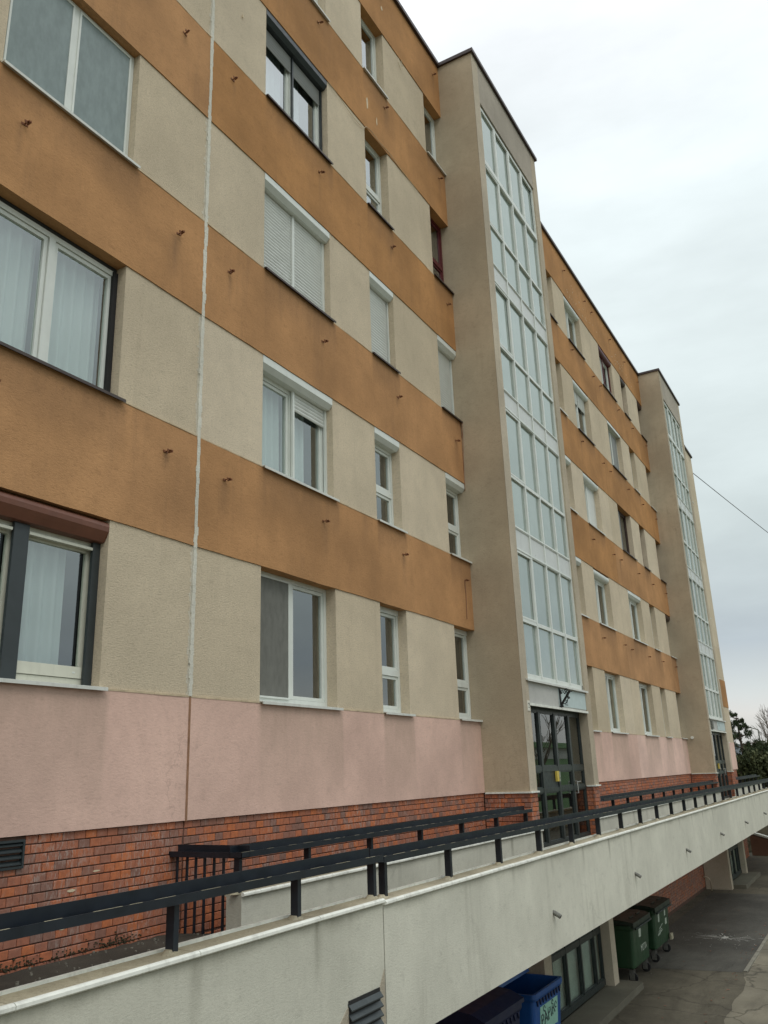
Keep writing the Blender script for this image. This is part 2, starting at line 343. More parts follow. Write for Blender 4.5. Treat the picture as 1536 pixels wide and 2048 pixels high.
def finish(name, mb, mat, parent=None, smooth=False, recalc=False):
    me = bpy.data.meshes.new(name)
    V = np.array(mb.v, dtype=float); c = Vector(((V.min(0)+V.max(0))/2).tolist())
    me.from_pydata((V - np.array(c)).tolist(), [], mb.f)
    if mb.st is not None:
        a = me.attributes.new('stain', 'FLOAT', 'POINT'); a.data.foreach_set('value', np.array([mb.st(*p) for p in mb.v], dtype=np.float32))
    if len(mb.a):
        a = me.attributes.new('rnd', 'FLOAT', 'FACE'); a.data.foreach_set('value', np.array(mb.a, dtype=np.float32))
    me.materials.append(mat)
    if recalc:
        bm = bmesh.new(); bm.from_mesh(me); bmesh.ops.recalc_face_normals(bm, faces=bm.faces); bm.to_mesh(me); bm.free()
    if smooth: me.polygons.foreach_set('use_smooth', [True]*len(me.polygons))
    me.update()
    o = bpy.data.objects.new(name, me); COL.objects.link(o); o.location = c; WL[o.name] = c.copy()
    if parent is not None: setpar(o, parent)
    return o
def setpar(o, p):
    o.parent = p; o.matrix_parent_inverse = Matrix.Translation(-WL[p.name])
def empty(name, loc, label, cat, group=None):
    o = bpy.data.objects.new(name, None); COL.objects.link(o); o.location = loc; WL[o.name] = Vector(loc); o.empty_display_size = .3
    o['label'] = label; o['category'] = cat
    if group: o['group'] = group
    return o
def tag(o, label, cat, group=None):
    o['label'] = label; o['category'] = cat
    if group: o['group'] = group
    return o
def dup(o, off, parent=None):
    c = o.copy(); COL.objects.link(c)
    if parent is None: c.location = Vector(o.location) + Vector(off)
    else: c.parent = parent
    WL[c.name] = WL[o.name] + Vector(off)
    for ch in list(o.children):
        k = dup(ch, off, c)
    return c
def text_mesh(name, s, size, mat, mtx, parent, ext=.0015):
    cu = bpy.data.curves.new(name, 'FONT'); cu.body = s; cu.size = size; cu.extrude = ext; cu.align_x = 'CENTER'; cu.align_y = 'CENTER'; cu.resolution_u = 3
    t = bpy.data.objects.new(name, cu); COL.objects.link(t)
    dg = bpy.context.evaluated_depsgraph_get(); dg.update()
    me = bpy.data.meshes.new_from_object(t.evaluated_get(dg)); bpy.data.objects.remove(t)
    me.materials.clear(); me.materials.append(mat)
    o = bpy.data.objects.new(name, me); COL.objects.link(o)
    me.transform(mtx.to_3x3().to_4x4()); o.location = mtx.translation; WL[o.name] = mtx.translation.copy()
    if parent is not None: setpar(o, parent)
    return o
FACE = Matrix(((1, 0, 0, 0), (0, 0, -1, 0), (0, 1, 0, 0), (0, 0, 0, 1)))   # text upright, facing -y

# ------------------------------------------------------------------ layout constants
G = -4.83                      # lower street level
ZB = [0.03, 2.82, 5.58, 8.37, 11.22]      # openings: bottoms
ZT = [1.59, 4.34, 7.10, 9.97, 12.73]      # openings: tops
ROOF = 14.07; PINK = -1.14; X1, X2, XE = 7.25, 25.33, 36.5
TW = 3.97; TY = -.81; P2 = X2-X1
COLS = {'A': (-2.78, -1.16), 'B': (1.14, 2.74), 'C': (3.92, 4.72), 'D': (6.43, 7.25), 'Z': (-4.72, -3.92)}
COLS2 = {'J': (11.3, 12.05), 'E': (13.72, 14.5), 'F': (15.6, 17.12), 'G': (19.24, 20.86), 'H': (22.03, 22.8), 'I': (24.52, 25.33)}
COLS3 = {'K': (29.45, 30.2), 'L': (31.85, 32.6), 'M': (33.7, 34.9)}
ALLC = {**COLS, **COLS2, **COLS3}
XL = -10.9
HOOKX = [-2.52, -.48, .44, 2.49, 4.70, 6.97, 13.4, 15.75, 17.9, 18.7, 20.9, 22.9, 25.0]
HOOKZ = [2.47, 5.13, 8.02, 10.93, 13.62]

# stains: rectangles with soft edges that run down from sills, hooks, joints
ST = []
for k, (a, b_) in ALLC.items():
    for f in range(5):
        ST.append((a-.02, b_+.10, ZB[f]-.02, 1.25 if f == 0 else .55, 1.0 if f == 0 else .55, .035))
for f in range(5):
    for x in HOOKX: 
        ST.append((x-.02, x+.025, HOOKZ[f]-.02, random.uniform(.15, .75), random.uniform(.5, 1.2), .02))
        if random.random() < .25: ST.append((x-.07, x+.07, HOOKZ[f]-.02, .6, .5, .05))
for _ in range(40):
    x = random.uniform(-10, 36); z = random.choice([1.6, 2.8, 5.6, 8.4, 11.2, 14]); w = random.uniform(.02, .2)
    ST.append((x, x+w, z, random.uniform(.2, 1.1), random.uniform(.2, .5), w*.4))
SA = np.array(ST)
def stain(x, y, z):
    d = np.clip(np.minimum(x-SA[:, 0], SA[:, 1]-x)/SA[:, 5]+.5, 0, 1)
    t = (SA[:, 2]-z)/SA[:, 3]
    v = np.where((t >= -.01) & (t <= 1), 1-np.clip(t, 0, 1)**1.3, 0)*d*SA[:, 4]
    return float(min(1.0, v.max()))

# ------------------------------------------------------------------ the ground and the setting
def sheet(name, prof, z, mat, thick=.0):
    mb = MB(); mb.v = [(x, y, z) for x, y in prof]; mb.f = [tuple(range(len(prof)))]
    o = finish(name, mb, mat); o['kind'] = 'structure'; return o
sheet('ground', [(-900, -900), (1500, -900), (1500, 900), (-900, 900)], G-.012, M['hillearth'])
rj = lambda a: random.uniform(-a, a)
edge = [(x, -2.74 + .05*math.sin(x*1.7) + rj(.035)) for x in np.arange(60, 13.3, -.35)]
sheet('pavement', [(-14, .2), (60, .2)] + edge + [(13.43, -2.74), (13.0, -2.78)] + [(x, -2.86 - .02*(13-x) + rj(.04)) for x in np.arange(12.6, -14, -.35)] + [(-14, -3.4)], G, M['asphalt'])
pk = sheet('pavement_patch', [(13.38, -2.70), (13.06, -.45), (17, -.3), (24.5, -.3), (24.6, -2.69)], G+.004, M['asphaltnew'])
sheet('road', [(-60, -2.3), (90, -2.3), (90, -16), (-60, -16)], G-.006, M['paleroad'])
def kerb():
    mb = MB(); x = 13.45
    while x < 60:
        l = .98; mb.box(x, x+l, -2.79+rj(.006), -2.715+rj(.004), G-.05, G+.022+rj(.006)); x += 1.0
    o = finish('kerb', mb, M['kerb']); o['kind'] = 'structure'
kerb()
# splash of white paint on the pavement
mb = MB(); cxp, cyp = 16.95, -1.85
def blob(cx_, cy_, rx, ry, ang, z, k=9):
    c, s = math.cos(ang), math.sin(ang); p = []
    for i in range(k):
        t = 2*math.pi*i/k; r = random.uniform(.7, 1.15); a, b_ = rx*r*math.cos(t), ry*r*math.sin(t); p.append((cx_+a*c-b_*s, cy_+a*s+b_*c, z))
    n = len(mb.v); mb.v.extend(p); mb.f.append(tuple(range(n, n+k)))
blob(cxp, cyp, .14, .09, 0, G+.008, 14)
for i in range(46):
    a = random.uniform(0, 2*math.pi); d = abs(random.gauss(0, .33))+.1; st_ = 1.5 if abs(math.sin(a)) > .75 else .8
    blob(cxp+math.cos(a)*d*st_*.9, cyp+math.sin(a)*d*st_, random.uniform(.02, .13), random.uniform(.004, .014), a, G+.008+i*.0001, 7)
for a in (1.45, 1.6, -1.5, -2.0, 2.2): blob(cxp+math.cos(a)*.38, cyp+math.sin(a)*.38, .30, .012, a, G+.013+a*.0002, 7)
for i in range(30): blob(cxp+random.gauss(0, .7), cyp+random.gauss(0, .45), .018, .012, 0, G+.014, 6)
o = finish('paint_splash', mb, M['paint'], pk); o['kind'] = 'stuff'
# litter and grit by the wall
mb = MB()
for i in range(150):
    x = random.uniform(11.5, 25); y = -abs(random.gauss(0, .35))-.03
    if random.random() < .3: y = random.uniform(-2.6, -.2)
    r = random.uniform(.005, .014); mb.box(x, x+r*2, y, y+r*1.6, G+.003, G+.003+r)
o = finish('gravel_grit', mb, M['asphaltgrit']); o['kind'] = 'stuff'; tag(o, 'scattered grit and small litter on the dark asphalt along the brick wall', 'grit')

mb = MB()
for i in range(90):
    x = random.uniform(9.5, 24); y = random.choice([-2.68+abs(random.gauss(0, .12)), -random.uniform(.1, 2.6)]); a = random.random()*6.3; r_ = random.uniform(.012, .035)
    n = len(mb.v); mb.v += [(x+math.cos(a+q)*r_*w_, y+math.sin(a+q)*r_*w_, G+.010+.012*random.random()) for q, w_ in ((0, 1.3), (1.2, .6), (2.2, .7), (3.14, 1), (4.3, .6), (5.2, .7))]; mb.f.append(tuple(range(n, n+6)))
o = finish('fallen_leaves', mb, M['brownwall']); o['kind'] = 'stuff'; tag(o, 'few brown fallen leaves lying about on the asphalt yard', 'leaves')
# far hills
mb = MB(); n = 90
for i in range(n):
    az = R(-20 + 200*i/(n-1)); d = 900; h = 16 + 8*math.sin(i*.33)+5*math.sin(i*.91+1)+3*math.sin(i*2.3)
    for k, (dd, hh) in enumerate([(520, -2), (700, h*.45), (900, h), (1200, h*.8), (1400, -2)]):
        mb.v.append((-6.5+math.sin(az)*dd, -5.9+math.cos(az)*dd, G+hh+4 if k in (1, 2, 3) else G-.5))
for i in range(n-1):
    for k in range(4): a = i*5+k; mb.f.append((a, a+1, a+6, a+5))
o = finish('hills', mb, M['hill'], smooth=True); o['kind'] = 'structure'

# ------------------------------------------------------------------ apartment building
B = empty('apartment_building', (13, 0, G), 'long five storey apartment block with orange bands, pink base and glazed stair towers', 'building')

def panel(name, x0, x1, z0, z1, yf, yb, mat, st=True, step=.06):
    mb = MB(); mb.grid_front(x0, x1, z0, z1, yf, step)
    n = len(mb.v); mb.v += [(x0, yf, z0), (x1, yf, z0), (x1, yb, z0), (x0, yb, z0), (x0, yf, z1), (x1, yf, z1), (x1, yb, z1), (x0, yb, z1)]
    mb.f += [(n, n+3, n+2, n+1), (n+4, n+5, n+6, n+7), (n+1, n+2, n+6, n+5), (n+2, n+3, n+7, n+6), (n+3, n, n+4, n+7)]
    if st: mb.st = stain
    if name == 'band_panel':
        ph = random.random()*9
        mb.v = [(x, y, z-(.003+.003*math.sin(x*3.1+ph)+.0015*math.sin(x*11+ph))) if (i < n and abs(z-z0) < 1e-6) else (x, y, z) for i, (x, y, z) in enumerate(mb.v)]
    return finish(name, mb, mat, B)
J = .008
segs = [(XL, -J, .06), (J, X1, .05), (X1+TW, 18.2-.003, .08), (18.2+.003, X2, .08), (X2+TW, XE, .15)]
OP = -.014
for (a, b_, stp) in segs:
    last = a > 29
    for f in range(5):
        top = ZB[f+1] if f < 4 else ROOF
        if last and f > 0:
            panel('band_panel', a, b_, ZT[f], top, OP+.012, .30, M['beige'], step=stp)
        else: panel('band_panel', a, b_, ZT[f], top, OP, .30, M['orange'], step=stp)
    panel('base_panel', a, b_, PINK, ZB[0], -.012, .30, M['pink'], step=stp)
    ops = sorted([v for v in ALLC.values() if v[0] >= a-.05 and v[1] <= b_+.05])
    for f in range(5):
        x = a
        for (p, q) in ops + [(b_, None)]:
            if p - x > .02: panel('pier_panel', x, p, ZB[f], ZT[f], 0.0, .30, M['beige'], step=stp)
            x = q
# thin plaster beads along the top of each band, thin shadow gap below
for (a, b_, stp) in segs[:4]:
    for f in range(1, 5):
        ops = sorted([v for v in ALLC.values() if v[0] >= a-.05 and v[1] <= b_+.05]); x = a
        for (p, q) in ops+[(b_, None)]:
            if p-x > .05:
                xx = x; mb = MB()
                while xx < p:
                    x2_ = min(p, xx+.35); mb.box(xx, x2_, -.018+rj(.003), -.001, ZB[f]-.004, ZB[f]+.011+rj(.004)); xx = x2_
                finish('band_bead', mb, M['seam'], B)
            x = q
for (a, b_, stp) in segs[:4]:
    mb = MB(); x = a
    while x < b_: x2_ = min(b_, x+.4); mb.box(x, x2_, -.017+rj(.002), -.001, ZB[0]-.012, ZB[0]+.004+rj(.003)); x = x2_
    finish('base_bead', mb, M['seam'], B)
# jagged sealant in the vertical joint at x = 0
mb = MB(); z = ZB[0]
while z < ROOF-.05:
    w1, w2 = .022+abs(random.gauss(0, .008)), .022+abs(random.gauss(0, .008)); z2 = z+random.uniform(.04, .1)
    mb.box(-w1*.88, w2*.88, -.0185+rj(.0015), .02, z, z2); z = z2
finish('joint_strip', mb, M['sealant'], B)
for f in range(5):
    mb = MB(); z = ZB[f]+.01
    while z < ZT[f]-.01:
        z2 = min(ZT[f]-.005, z+random.uniform(.01, .05)); w = .032+abs(random.gauss(0, .014)); mb.box(-w, w*.9, -.0015, .004, z, z2); z = z2
    finish('joint_smear', mb, M['smear'], B)
mb = MB(); mb.box(-J-.006, J+.006, -.016, .05, PINK-.005, ZB[0]); finish('joint_strip', mb, M['joint'], B)
# parapet flashing, roof and far end
mb = MB()
for (a, b_) in [(XL-.05, X1), (X1+TW, X2), (X2+TW, XE+.06)]: mb.box(a, b_, -.075, .45, ROOF-.01, ROOF+.075)
finish('roof_flashing', mb, M['flash'], B)
mb = MB(); mb.box(XL, XE-.01, .46, 12, ROOF-.3, ROOF-.1); finish('roof', mb, M['flash'], B)
mb = MB(); mb.box(XE-.25, XE-.002, .3, 12, G, ROOF-.02); mb.box(XL, XL+.2, .3, 12, G, ROOF-.02); mb.box(XL, XE-.3, 11.8, 12, G, ROOF-.02)
finish('end_wall', mb, M['beige'], B)
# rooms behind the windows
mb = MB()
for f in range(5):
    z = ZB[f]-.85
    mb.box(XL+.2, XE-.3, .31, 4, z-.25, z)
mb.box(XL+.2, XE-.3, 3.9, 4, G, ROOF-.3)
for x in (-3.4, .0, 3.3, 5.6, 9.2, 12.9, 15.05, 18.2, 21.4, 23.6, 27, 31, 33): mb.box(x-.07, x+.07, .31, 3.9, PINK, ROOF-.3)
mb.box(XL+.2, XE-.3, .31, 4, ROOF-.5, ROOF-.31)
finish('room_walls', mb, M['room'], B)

# ---- windows
def frame_ring(mb, x0, x1, z0, z1, w, y0, y1):
    mb.box(x0, x0+w, y0, y1, z0, z1); mb.box(x1-w, x1, y0, y1, z0, z1); mb.box(x0+w, x1-w, y0, y1, z0, z0+w); mb.box(x0+w, x1-w, y0, y1, z1-w, z1)
def curtain(x0, x1, z0, z1, y, parent, amp=.034, per=.13, seed=0):
    rr = random.Random(seed); n = int((x1-x0)/.012)+2; mb = MB(); ph = rr.random()*6; xs = np.linspace(x0, x1, n)
    q = ph
    for i, x in enumerate(xs):
        q += (.012/per)*2*math.pi*(.7+.6*rr.random())
        yy = y + amp*math.sin(q) + .008*math.sin(x*9)
        mb.v += [(x, yy, z0), (x + .006*math.sin(q), yy*.7+y*.3, z1)]
    for i in range(n-1): a = 2*i; mb.f.append((a, a+2, a+3, a+1))
    finish('curtain', mb, M['curtain'], parent, smooth=True)
def slats(x0, x1, z0, z1, y, mat, parent, pitch=.052):
    mb = MB(); n = max(1, round((z1-z0)/pitch)); h = (z1-z0)/n
    for i in range(n):
        a = z0+i*h; mb.prism_x([(y+.012, a), (y+.004, a+h*.1), (y-.004, a+h*.5), (y+.004, a+h*.9), (y+.012, a+h*.98)], x0, x1)
    o = finish('shutter', mb, mat, parent, recalc=True); o['kind'] = 'stuff' if False else 'part'
    del o['kind']
def rbox(x0, x1, zt, mat, parent, h=.17, yf=-.004, rnd=False, drop=.0):
    yb = .16; zt -= drop
    if rnd: prof = [(yb, zt), (yf+.04, zt), (yf+.012, zt-.022), (yf, zt-.055), (yf+.004, zt-.10), (yf+.022, zt-.135), (yf+.055, zt-h+.006), (yf+.075, zt-h), (yb, zt-h)]
    else: prof = [(yb, zt), (yf+.006, zt), (yf, zt-.008), (yf, zt-.105), (yf+.055, zt-h), (yb, zt-h)]
    mb = MB(); mb.prism_x(prof, x0, x1); finish('roller_box', mb, mat, parent, recalc=True)
def window(x0, x1, f, fr='pvc', box=None, boxh=.17, rnd=False, shut=(0, 0), shutmat='shutter', guides=None, transom=False, curt=(0, 0), sill='sill_white',
           screen=(0, 0), depth=.15, split=None, drop=0, vent=False, blank=(0, 0), extra=None):
    z0, z1 = ZB[f], ZT[f]; w = x1-x0; two = w > 1.2; fm = M[fr]; zt = z1 - drop
    y0 = depth; mb = MB(); W_ = .055
    ztf = zt - (boxh if box else 0)
    frame_ring(mb, x0+.003, x1-.003, z0+.03, ztf, W_, y0, y0+.07)
    if vent:
        mb.box(x0+.003, x1-.003, y0-.012, y0+.06, zt-.085, zt-.004)
    win = finish('window', mb, fm, B)
    a, b_ = x0+W_, x1-W_; cells = []
    if two:
        m = split if split else (a+b_)/2
        mb = MB(); mb.box(m-.035, m+.035, y0-.004, y0+.066, z0+.03+W_, ztf-W_); finish('mullion', mb, fm, win)
        cells = [(a, m-.035), (m+.035, b_)]
    else: cells = [(a, b_)]
    for i, (p, q) in enumerate(cells):
        zb = z0+.03+W_; ztop = ztf-W_ - (.03 if vent else 0)
        rows = [(zb, ztop)]
        if transom and not two:
            tz = z0+.56; mb = MB(); mb.box(p, q, y0-.002, y0+.066, tz, tz+.085); finish('transom', mb, fm, win); rows = [(zb, tz), (tz+.085, ztop)]
        for (r0, r1) in rows:
            mb = MB(); sw = .042
            frame_ring(mb, p+.004, q-.004, r0+.004, r1-.004, sw, y0+.016, y0+.06); finish('sash', mb, fm, win)
            mb = MB(); mb.box(p+sw, q-sw, y0+.036, y0+.042, r0+sw, r1-sw); finish('pane', mb, M['glass_mirror' if f >= 3 else 'glass'], win)
            if blank[i if two else 0]:
                mb = MB(); mb.box(p+.01, q-.01, y0+.004, y0+.014, r0+.01, r1-.01); finish('panel', mb, M['shutter'], win)
        s_ = screen[i if two else 0]
        if s_:
            mb = MB(); frame_ring(mb, p+.0, q-.0, z0+.075, ztf-W_+.01, .022, y0-.016, y0+.002); finish('screen_frame', mb, fm, win)
            mb = MB(); mb.box(p+.022, q-.022, y0-.008, y0-.005, z0+.09, ztf-W_-.01); finish('insect_screen', mb, M['screen' if s_ == 1 else 'screen_teal'], win)
        c = curt[i if two else 0]
        if c: 
            cx0 = p if c > 0 else q-(q-p)*abs(c); cx1 = p+(q-p)*c if c > 0 else q
            curtain(cx0, cx1, z0+.06, zt-.02, y0+.17, win, seed=int(x0*100+f*7+i))
        sh = shut[i if two else 0]
        if sh:
            g = .028; slats(p-.02+g*.5, q+.02-g*.5, ztf-(ztf-z0-.02)*sh, ztf, y0-.028, M[shutmat], win)
    if guides:
        gm = M[guides[0]]; gw = guides[1]
        for gx in ([x0+.003, (x0+x1)/2-gw*.5 if split is None else split-gw*.5, x1-gw-.003] if two else [x0+.003, x1-gw-.003]):
            gw2 = gw
            if len(guides) > 2 and abs(gx+gw*.5-split) < .01: gw2 = guides[2]; gx = split-gw2/2
            mb = MB()
            mb.box(gx, gx+gw2, y0-.05, y0-.018, z0+.02, ztf+.005); finish('guide_rail', mb, gm, win)
    if box: rbox(x0+.004, x1-.004, zt, M[box], win, boxh, rnd=rnd)
    sm = M[sill]; mb = MB(); xe = x1+.05 if abs(x1-X1) > .01 and abs(x1-X2) > .01 else x1+.0
    if abs(x1-X1) < .01 or abs(x1-X2) < .01: xe = x1-.002
    mb.prism_x([(y0, z0+.034), (-.055, z0+.010), (-.062, z0+.008), (-.062, z0-.022), (-.055, z0-.022), (-.050, z0+.000), (y0, z0+.006)], x0-.015, xe); finish('sill', mb, sm, win, recalc=True)
    if extra: extra(win, x0, x1, z0, z1, y0)
    return win
C_ = COLS
def shut_guides(m='pvc', w=.045): return (m, w)
a, b_ = C_['A']
def a0x(win, x0, x1, z0, z1, y0):
    mb = MB()
    for (p, q) in ((x0+.02, -2.11), (-1.94, x1-.09)): mb = MB(); mb.box(p, q, y0-.05, y0-.015, z1-.30, z1-.275); finish('shutter_edge', mb, M['pvc_cream'], win); mb = MB(); mb.box(p, q, y0-.012, y0+.0, z0+.09, z0+.19); finish('lower_rail', mb, M['pvc_cream'], win)
    mb = MB(); mb.box(x1-.19, x1-.16, y0-.014, y0+.01, z0+.13, z0+.145); finish('catch', mb, M['pvc'], win)
window(a, b_, 0, fr='pvc_cream', box='brownmetal', rnd=True, boxh=.20, guides=('anth', .085, .15), curt=(.9, .8), split=-2.02, extra=a0x, drop=.02)
window(a, b_, 1, fr='pvc', curt=(1, 1), sill='sill_dark', depth=.13, guides=None, drop=.05, extra=lambda w, x0, x1, z0, z1, y0: (finish('guide_rail', MB().box(x1-.062, x1-.004, y0-.02, y0+.2, z0+.01, z1-.06), M['black'], w), finish('soffit_shade', MB().box(x0+.01, x1-.01, y0+.0, y0+.2, z1-.049, z1-.005), M['anth'], w)))  # dark strip at the top stands in for the soffit's shade
window(a, b_, 2, fr='pvc', screen=(2, 2), depth=.09, drop=.01)
window(a, b_, 3, fr='pvc', curt=(1, 0)); window(a, b_, 4, fr='pvc', curt=(0, 1))
a, b_ = C_['B']
window(a, b_, 0, fr='pvc', screen=(1, 0), sill='sill_white', curt=(0, 0), split=1.93)
window(a, b_, 1, box='pvc', boxh=.17, shut=(0, .20), guides=('pvc', .04), curt=(1, .75))
window(a, b_, 2, box='pvc', boxh=.17, shut=(1, 1), guides=('pvc', .05), sill='sill_dark')
window(a, b_, 3, box='anth', boxh=.17, shut=(.22, .22), shutmat='shutter_grey', guides=('anth', .03), sill='sill_dark', curt=(1, .55))
window(a, b_, 4, fr='pvc', sill='sill_white')
a, b_ = C_['C']
window(a, b_, 0, transom=True, vent=True, curt=(.35,)); window(a, b_, 1, box='pvc', transom=True, curt=(.4,), sill='sill_white')
window(a, b_, 2, box='pvc', shut=(1,), guides=('pvc', .03), sill='sill_dark'); window(a, b_, 3, transom=True, sill='sill_dark', curt=(.3,)); window(a, b_, 4, curt=(.35,))
a, b_ = C_['D']
window(a, b_, 0, transom=True, vent=True, screen=(0,)); window(a, b_, 1, box='pvc', transom=True, sill='sill_white')
window(a, b_, 2, box='pvc', shut=(1,), guides=('pvc', .03), sill='sill_dark'); window(a, b_, 3, fr='redframe', transom=True, sill='sill_dark'); window(a, b_, 4, curt=(.5,))
a, b_ = C_['Z']
for f in range(5): window(a, b_, f, transom=f < 3, box='pvc' if f in (1, 2) else None)
a, b_ = COLS2['J']
for f in range(5): window(a, b_, f, transom=f < 3)
a, b_ = COLS2['E']
window(a, b_, 0); window(a, b_, 1, box='pvc'); window(a, b_, 2, box='pvc'); window(a, b_, 3, sill='sill_white'); window(a, b_, 4, sill='sill_dark')
a, b_ = COLS2['F']
window(a, b_, 0, vent=True, curt=(0, 1)); window(a, b_, 1, box='pvc', rnd=True, vent=False, drop=.02); window(a, b_, 2, box='pvc', rnd=True, blank=(0, 1)); window(a, b_, 3, box='pvc', rnd=True, shut=(.3, .3), curt=(1, 0), sill='sill_dark')
window(a, b_, 4, box='pvc', rnd=True, curt=(0, 1), sill='sill_dark')
a, b_ = COLS2['G']
window(a, b_, 0, vent=True); window(a, b_, 1, box='pvc', curt=(1, 0)); window(a, b_, 2, fr='darkframe', sill='sill_dark', screen=(1, 0)); window(a, b_, 3, fr='pvc', screen=(1, 1), sill='sill_dark', box='pvc', boxh=.09)
window(a, b_, 4, fr='pvc', box='redframe', rnd=True, guides=('redframe', .04), sill='sill_dark', curt=(0, .5))
for k in 'HI':
    a, b_ = COLS2[k]
    for f in range(5): window(a, b_, f, box='darkframe' if (f == 4 or (k == 'I' and f == 1)) else None, rnd=True, fr='darkframe' if f in (2, 4) else 'pvc', sill='sill_dark' if f in (2, 4) else 'sill_white')
for k, (a, b_) in COLS3.items():
    for f in range(5): window(a, b_, f)

# ---- rusty flower-box hooks
mb = MB(); mb.box(-.035, .035, -.006, .0, -.012, .012); mb.tube([(0, 0, 0), (0, -.075, .004), (.0, -.085, -.02)], .007, 6); mb.box(-.03, .005, -.05, -.044, -.018, .016); mb.box(.004, .012, -.09, -.03, -.022, .0)
hook0 = None
for f in range(5):
    for x in HOOKX:
        if hook0 is None:
            hook0 = finish('flower_box_hook', mb, M['rust']); h = hook0; h.location = (x, -.055, HOOKZ[f])
        else: h = hook0.copy(); COL.objects.link(h)
        h.location = (x+rj(.03), OP-.045, HOOKZ[f]+rj(.03)); h.rotation_euler = (rj(.1), rj(.35), rj(.3)); WL[h.name] = Vector(h.location); setpar(h, B)
# filler patches and chipped paint on the upper bands
def flake(x, z, w, h, y, mat, k=9):
    p = [(x+math.cos(2*math.pi*i/k)*w*random.uniform(.6, 1.1), z+math.sin(2*math.pi*i/k)*h*random.uniform(.7, 1.1)) for i in range(k)]
    return p
for (x, z, w, h) in [(4.02, 10.55, .03, .16), (4.35, 10.4, .02, .09), (1.55, 10.85, .012, .05), (4.72, 13.35, .035, .05), (.6, 9.3, .01, .05)]:
    mb = MB(); mb.prism_y(flake(x, z, w, h, 0, 0), OP-.004, OP+.01); finish('filler_patch', mb, M['repair'], B, recalc=True)
mb = MB()
for i in range(60):
    x = random.gauss(17.4, .8) if i < 30 else random.gauss(22.6, .8); z = 12.95+abs(random.gauss(0, .25)); r = random.uniform(.01, .03)
    mb.prism_y(flake(x, z, r, r, 0, 0, 6), OP-.003, OP+.01)
o = finish('paint_flakes', mb, M['repair'], B, recalc=True); o['kind'] = 'stuff'
# loose wires on the top bands
for pts in [[(2.75, 9.95), (2.95, 9.93), (3.3, 9.87), (3.55, 9.84), (3.85, 9.86), (3.95, 9.98), (4.1, 10.02), (4.45, 9.99), (4.75, 10.02), (5.2, 9.96), (5.9, 9.93)], [(5.35, 12.7), (5.3, 12.55), (5.42, 12.45), (5.5, 12.6), (5.45, 12.74)]]:
    mb = MB(); mb.tube([(x, -.022, z) for x, z in pts], .0045, 5); finish('wire_or_stain', mb, M['repair'], B)

# ---- brick plinth
BW, BH, BJ = .119, .0725, .0045
def brick_mesh(l, h, d=.03):
    mb = MB(); e_ = .0035
    mb.v = [(-l/2, 0, -h/2), (l/2, 0, -h/2), (l/2, 0, h/2), (-l/2, 0, h/2), (-l/2, -d+e_, -h/2), (l/2, -d+e_, -h/2), (l/2, -d+e_, h/2), (-l/2, -d+e_, h/2),
            (-l/2+e_, -d, -h/2+e_), (l/2-e_, -d, -h/2+e_), (l/2-e_, -d, h/2-e_), (-l/2+e_, -d, h/2-e_)]
    mb.f = [(0, 1, 5, 4), (1, 2, 6, 5), (2, 3, 7, 6), (3, 0, 4, 7), (4, 5, 9, 8), (5, 6, 10, 9), (6, 7, 11, 10), (7, 4, 8, 11), (8, 9, 10, 11)]
    return mb
base_b = brick_mesh(BW-BJ, BH-.0095)
BV = np.array(base_b.v); BF = base_b.f
def field(x0, x1, z0, z1, holes=()):
    res = []; k = 0; z = z1
    while z - BH > z0:
        zc = z-BH/2; off = (BW/2 if k % 2 else 0) + ((k*37) % 5)*.004; x = x0 - off
        cuts = [h for h in holes if h[2] < zc < h[3]]
        while x < x1:
            runs = [(max(x, x0), min(x+BW, x1))]
            for h in cuts:
                nr_ = []
                for (a_, b2) in runs:
                    if b2 <= h[0] or a_ >= h[1]: nr_.append((a_, b2)); continue
                    if a_ < h[0]: nr_.append((a_, h[0]))
                    if b2 > h[1]: nr_.append((h[1], b2))
                runs = nr_
            for (a_, b2) in runs:
                if b2-a_ > .014: res.append(((a_+b2)/2, zc, b2-a_))
            x += BW
        z -= BH; k += 1
    return res
def joined(lst, place, parent, name='brick_courses', mat='brickmany'):
    mb = MB(); V = []; Fs = []; A = []; rot = None
    for i, (u, z, w) in enumerate(lst):
        v = BV.copy(); v[:, 0] *= (w-BJ)/(BW-BJ); v[:, 1] += rj(.0025); v = v + np.array([0, 0, z]); 
        v[:, 0] += u; V.append(place(v)); n = i*12; Fs += [tuple(n+q for q in f_) for f_ in BF]; A += [random.random()]*9
    mb.v = [tuple(p) for p in np.concatenate(V)]; mb.f = Fs; mb.a = A
    o = finish(name, mb, M[mat], parent, recalc=False); o['kind'] = 'stuff'; return o
PW = MB(); PY = .042           # mortar plane; brick faces sit at y = PY-.03
PW.box(XL, XE-.3, PY-.018, .30, G-.1, PINK-.002)
plinth = finish('plinth_wall', PW, M['mortar'], B)
vent_hole = (-2.62, -1.79, -1.38, -1.165)
ba = field(XL+4, X1, -2.16, PINK, [vent_hole, (-.007, .007, -9, 9)])
def bscore(b3):
    x, z, w = b3; 
    if x < -2.75: return 1e9
    return (x-CAM.x)**2*1.0 + (z+1.6)**2*.3
ba.sort(key=bscore)
sing, rest = ba[:300], ba[300:]
bm0 = bpy.data.meshes.new('brick'); bm0.from_pydata([tuple(v) for v in BV], [], BF); bm0.materials.append(M['brick'])
for (x, z, w) in sing:
    o = bpy.data.objects.new('brick', bm0); COL.objects.link(o); o.location = (x, PY+rj(.0025), z); o.scale = ((w-BJ)/(BW-BJ), 1, 1); o.rotation_euler = (rj(.012), rj(.008), rj(.012)); WL[o.name] = Vector(o.location)
    setpar(o, plinth)
pf = lambda v: v + np.array([0, PY, 0])
joined(rest, pf, plinth)
joined(field(-.1, X1, G+.02, -2.17), pf, plinth)
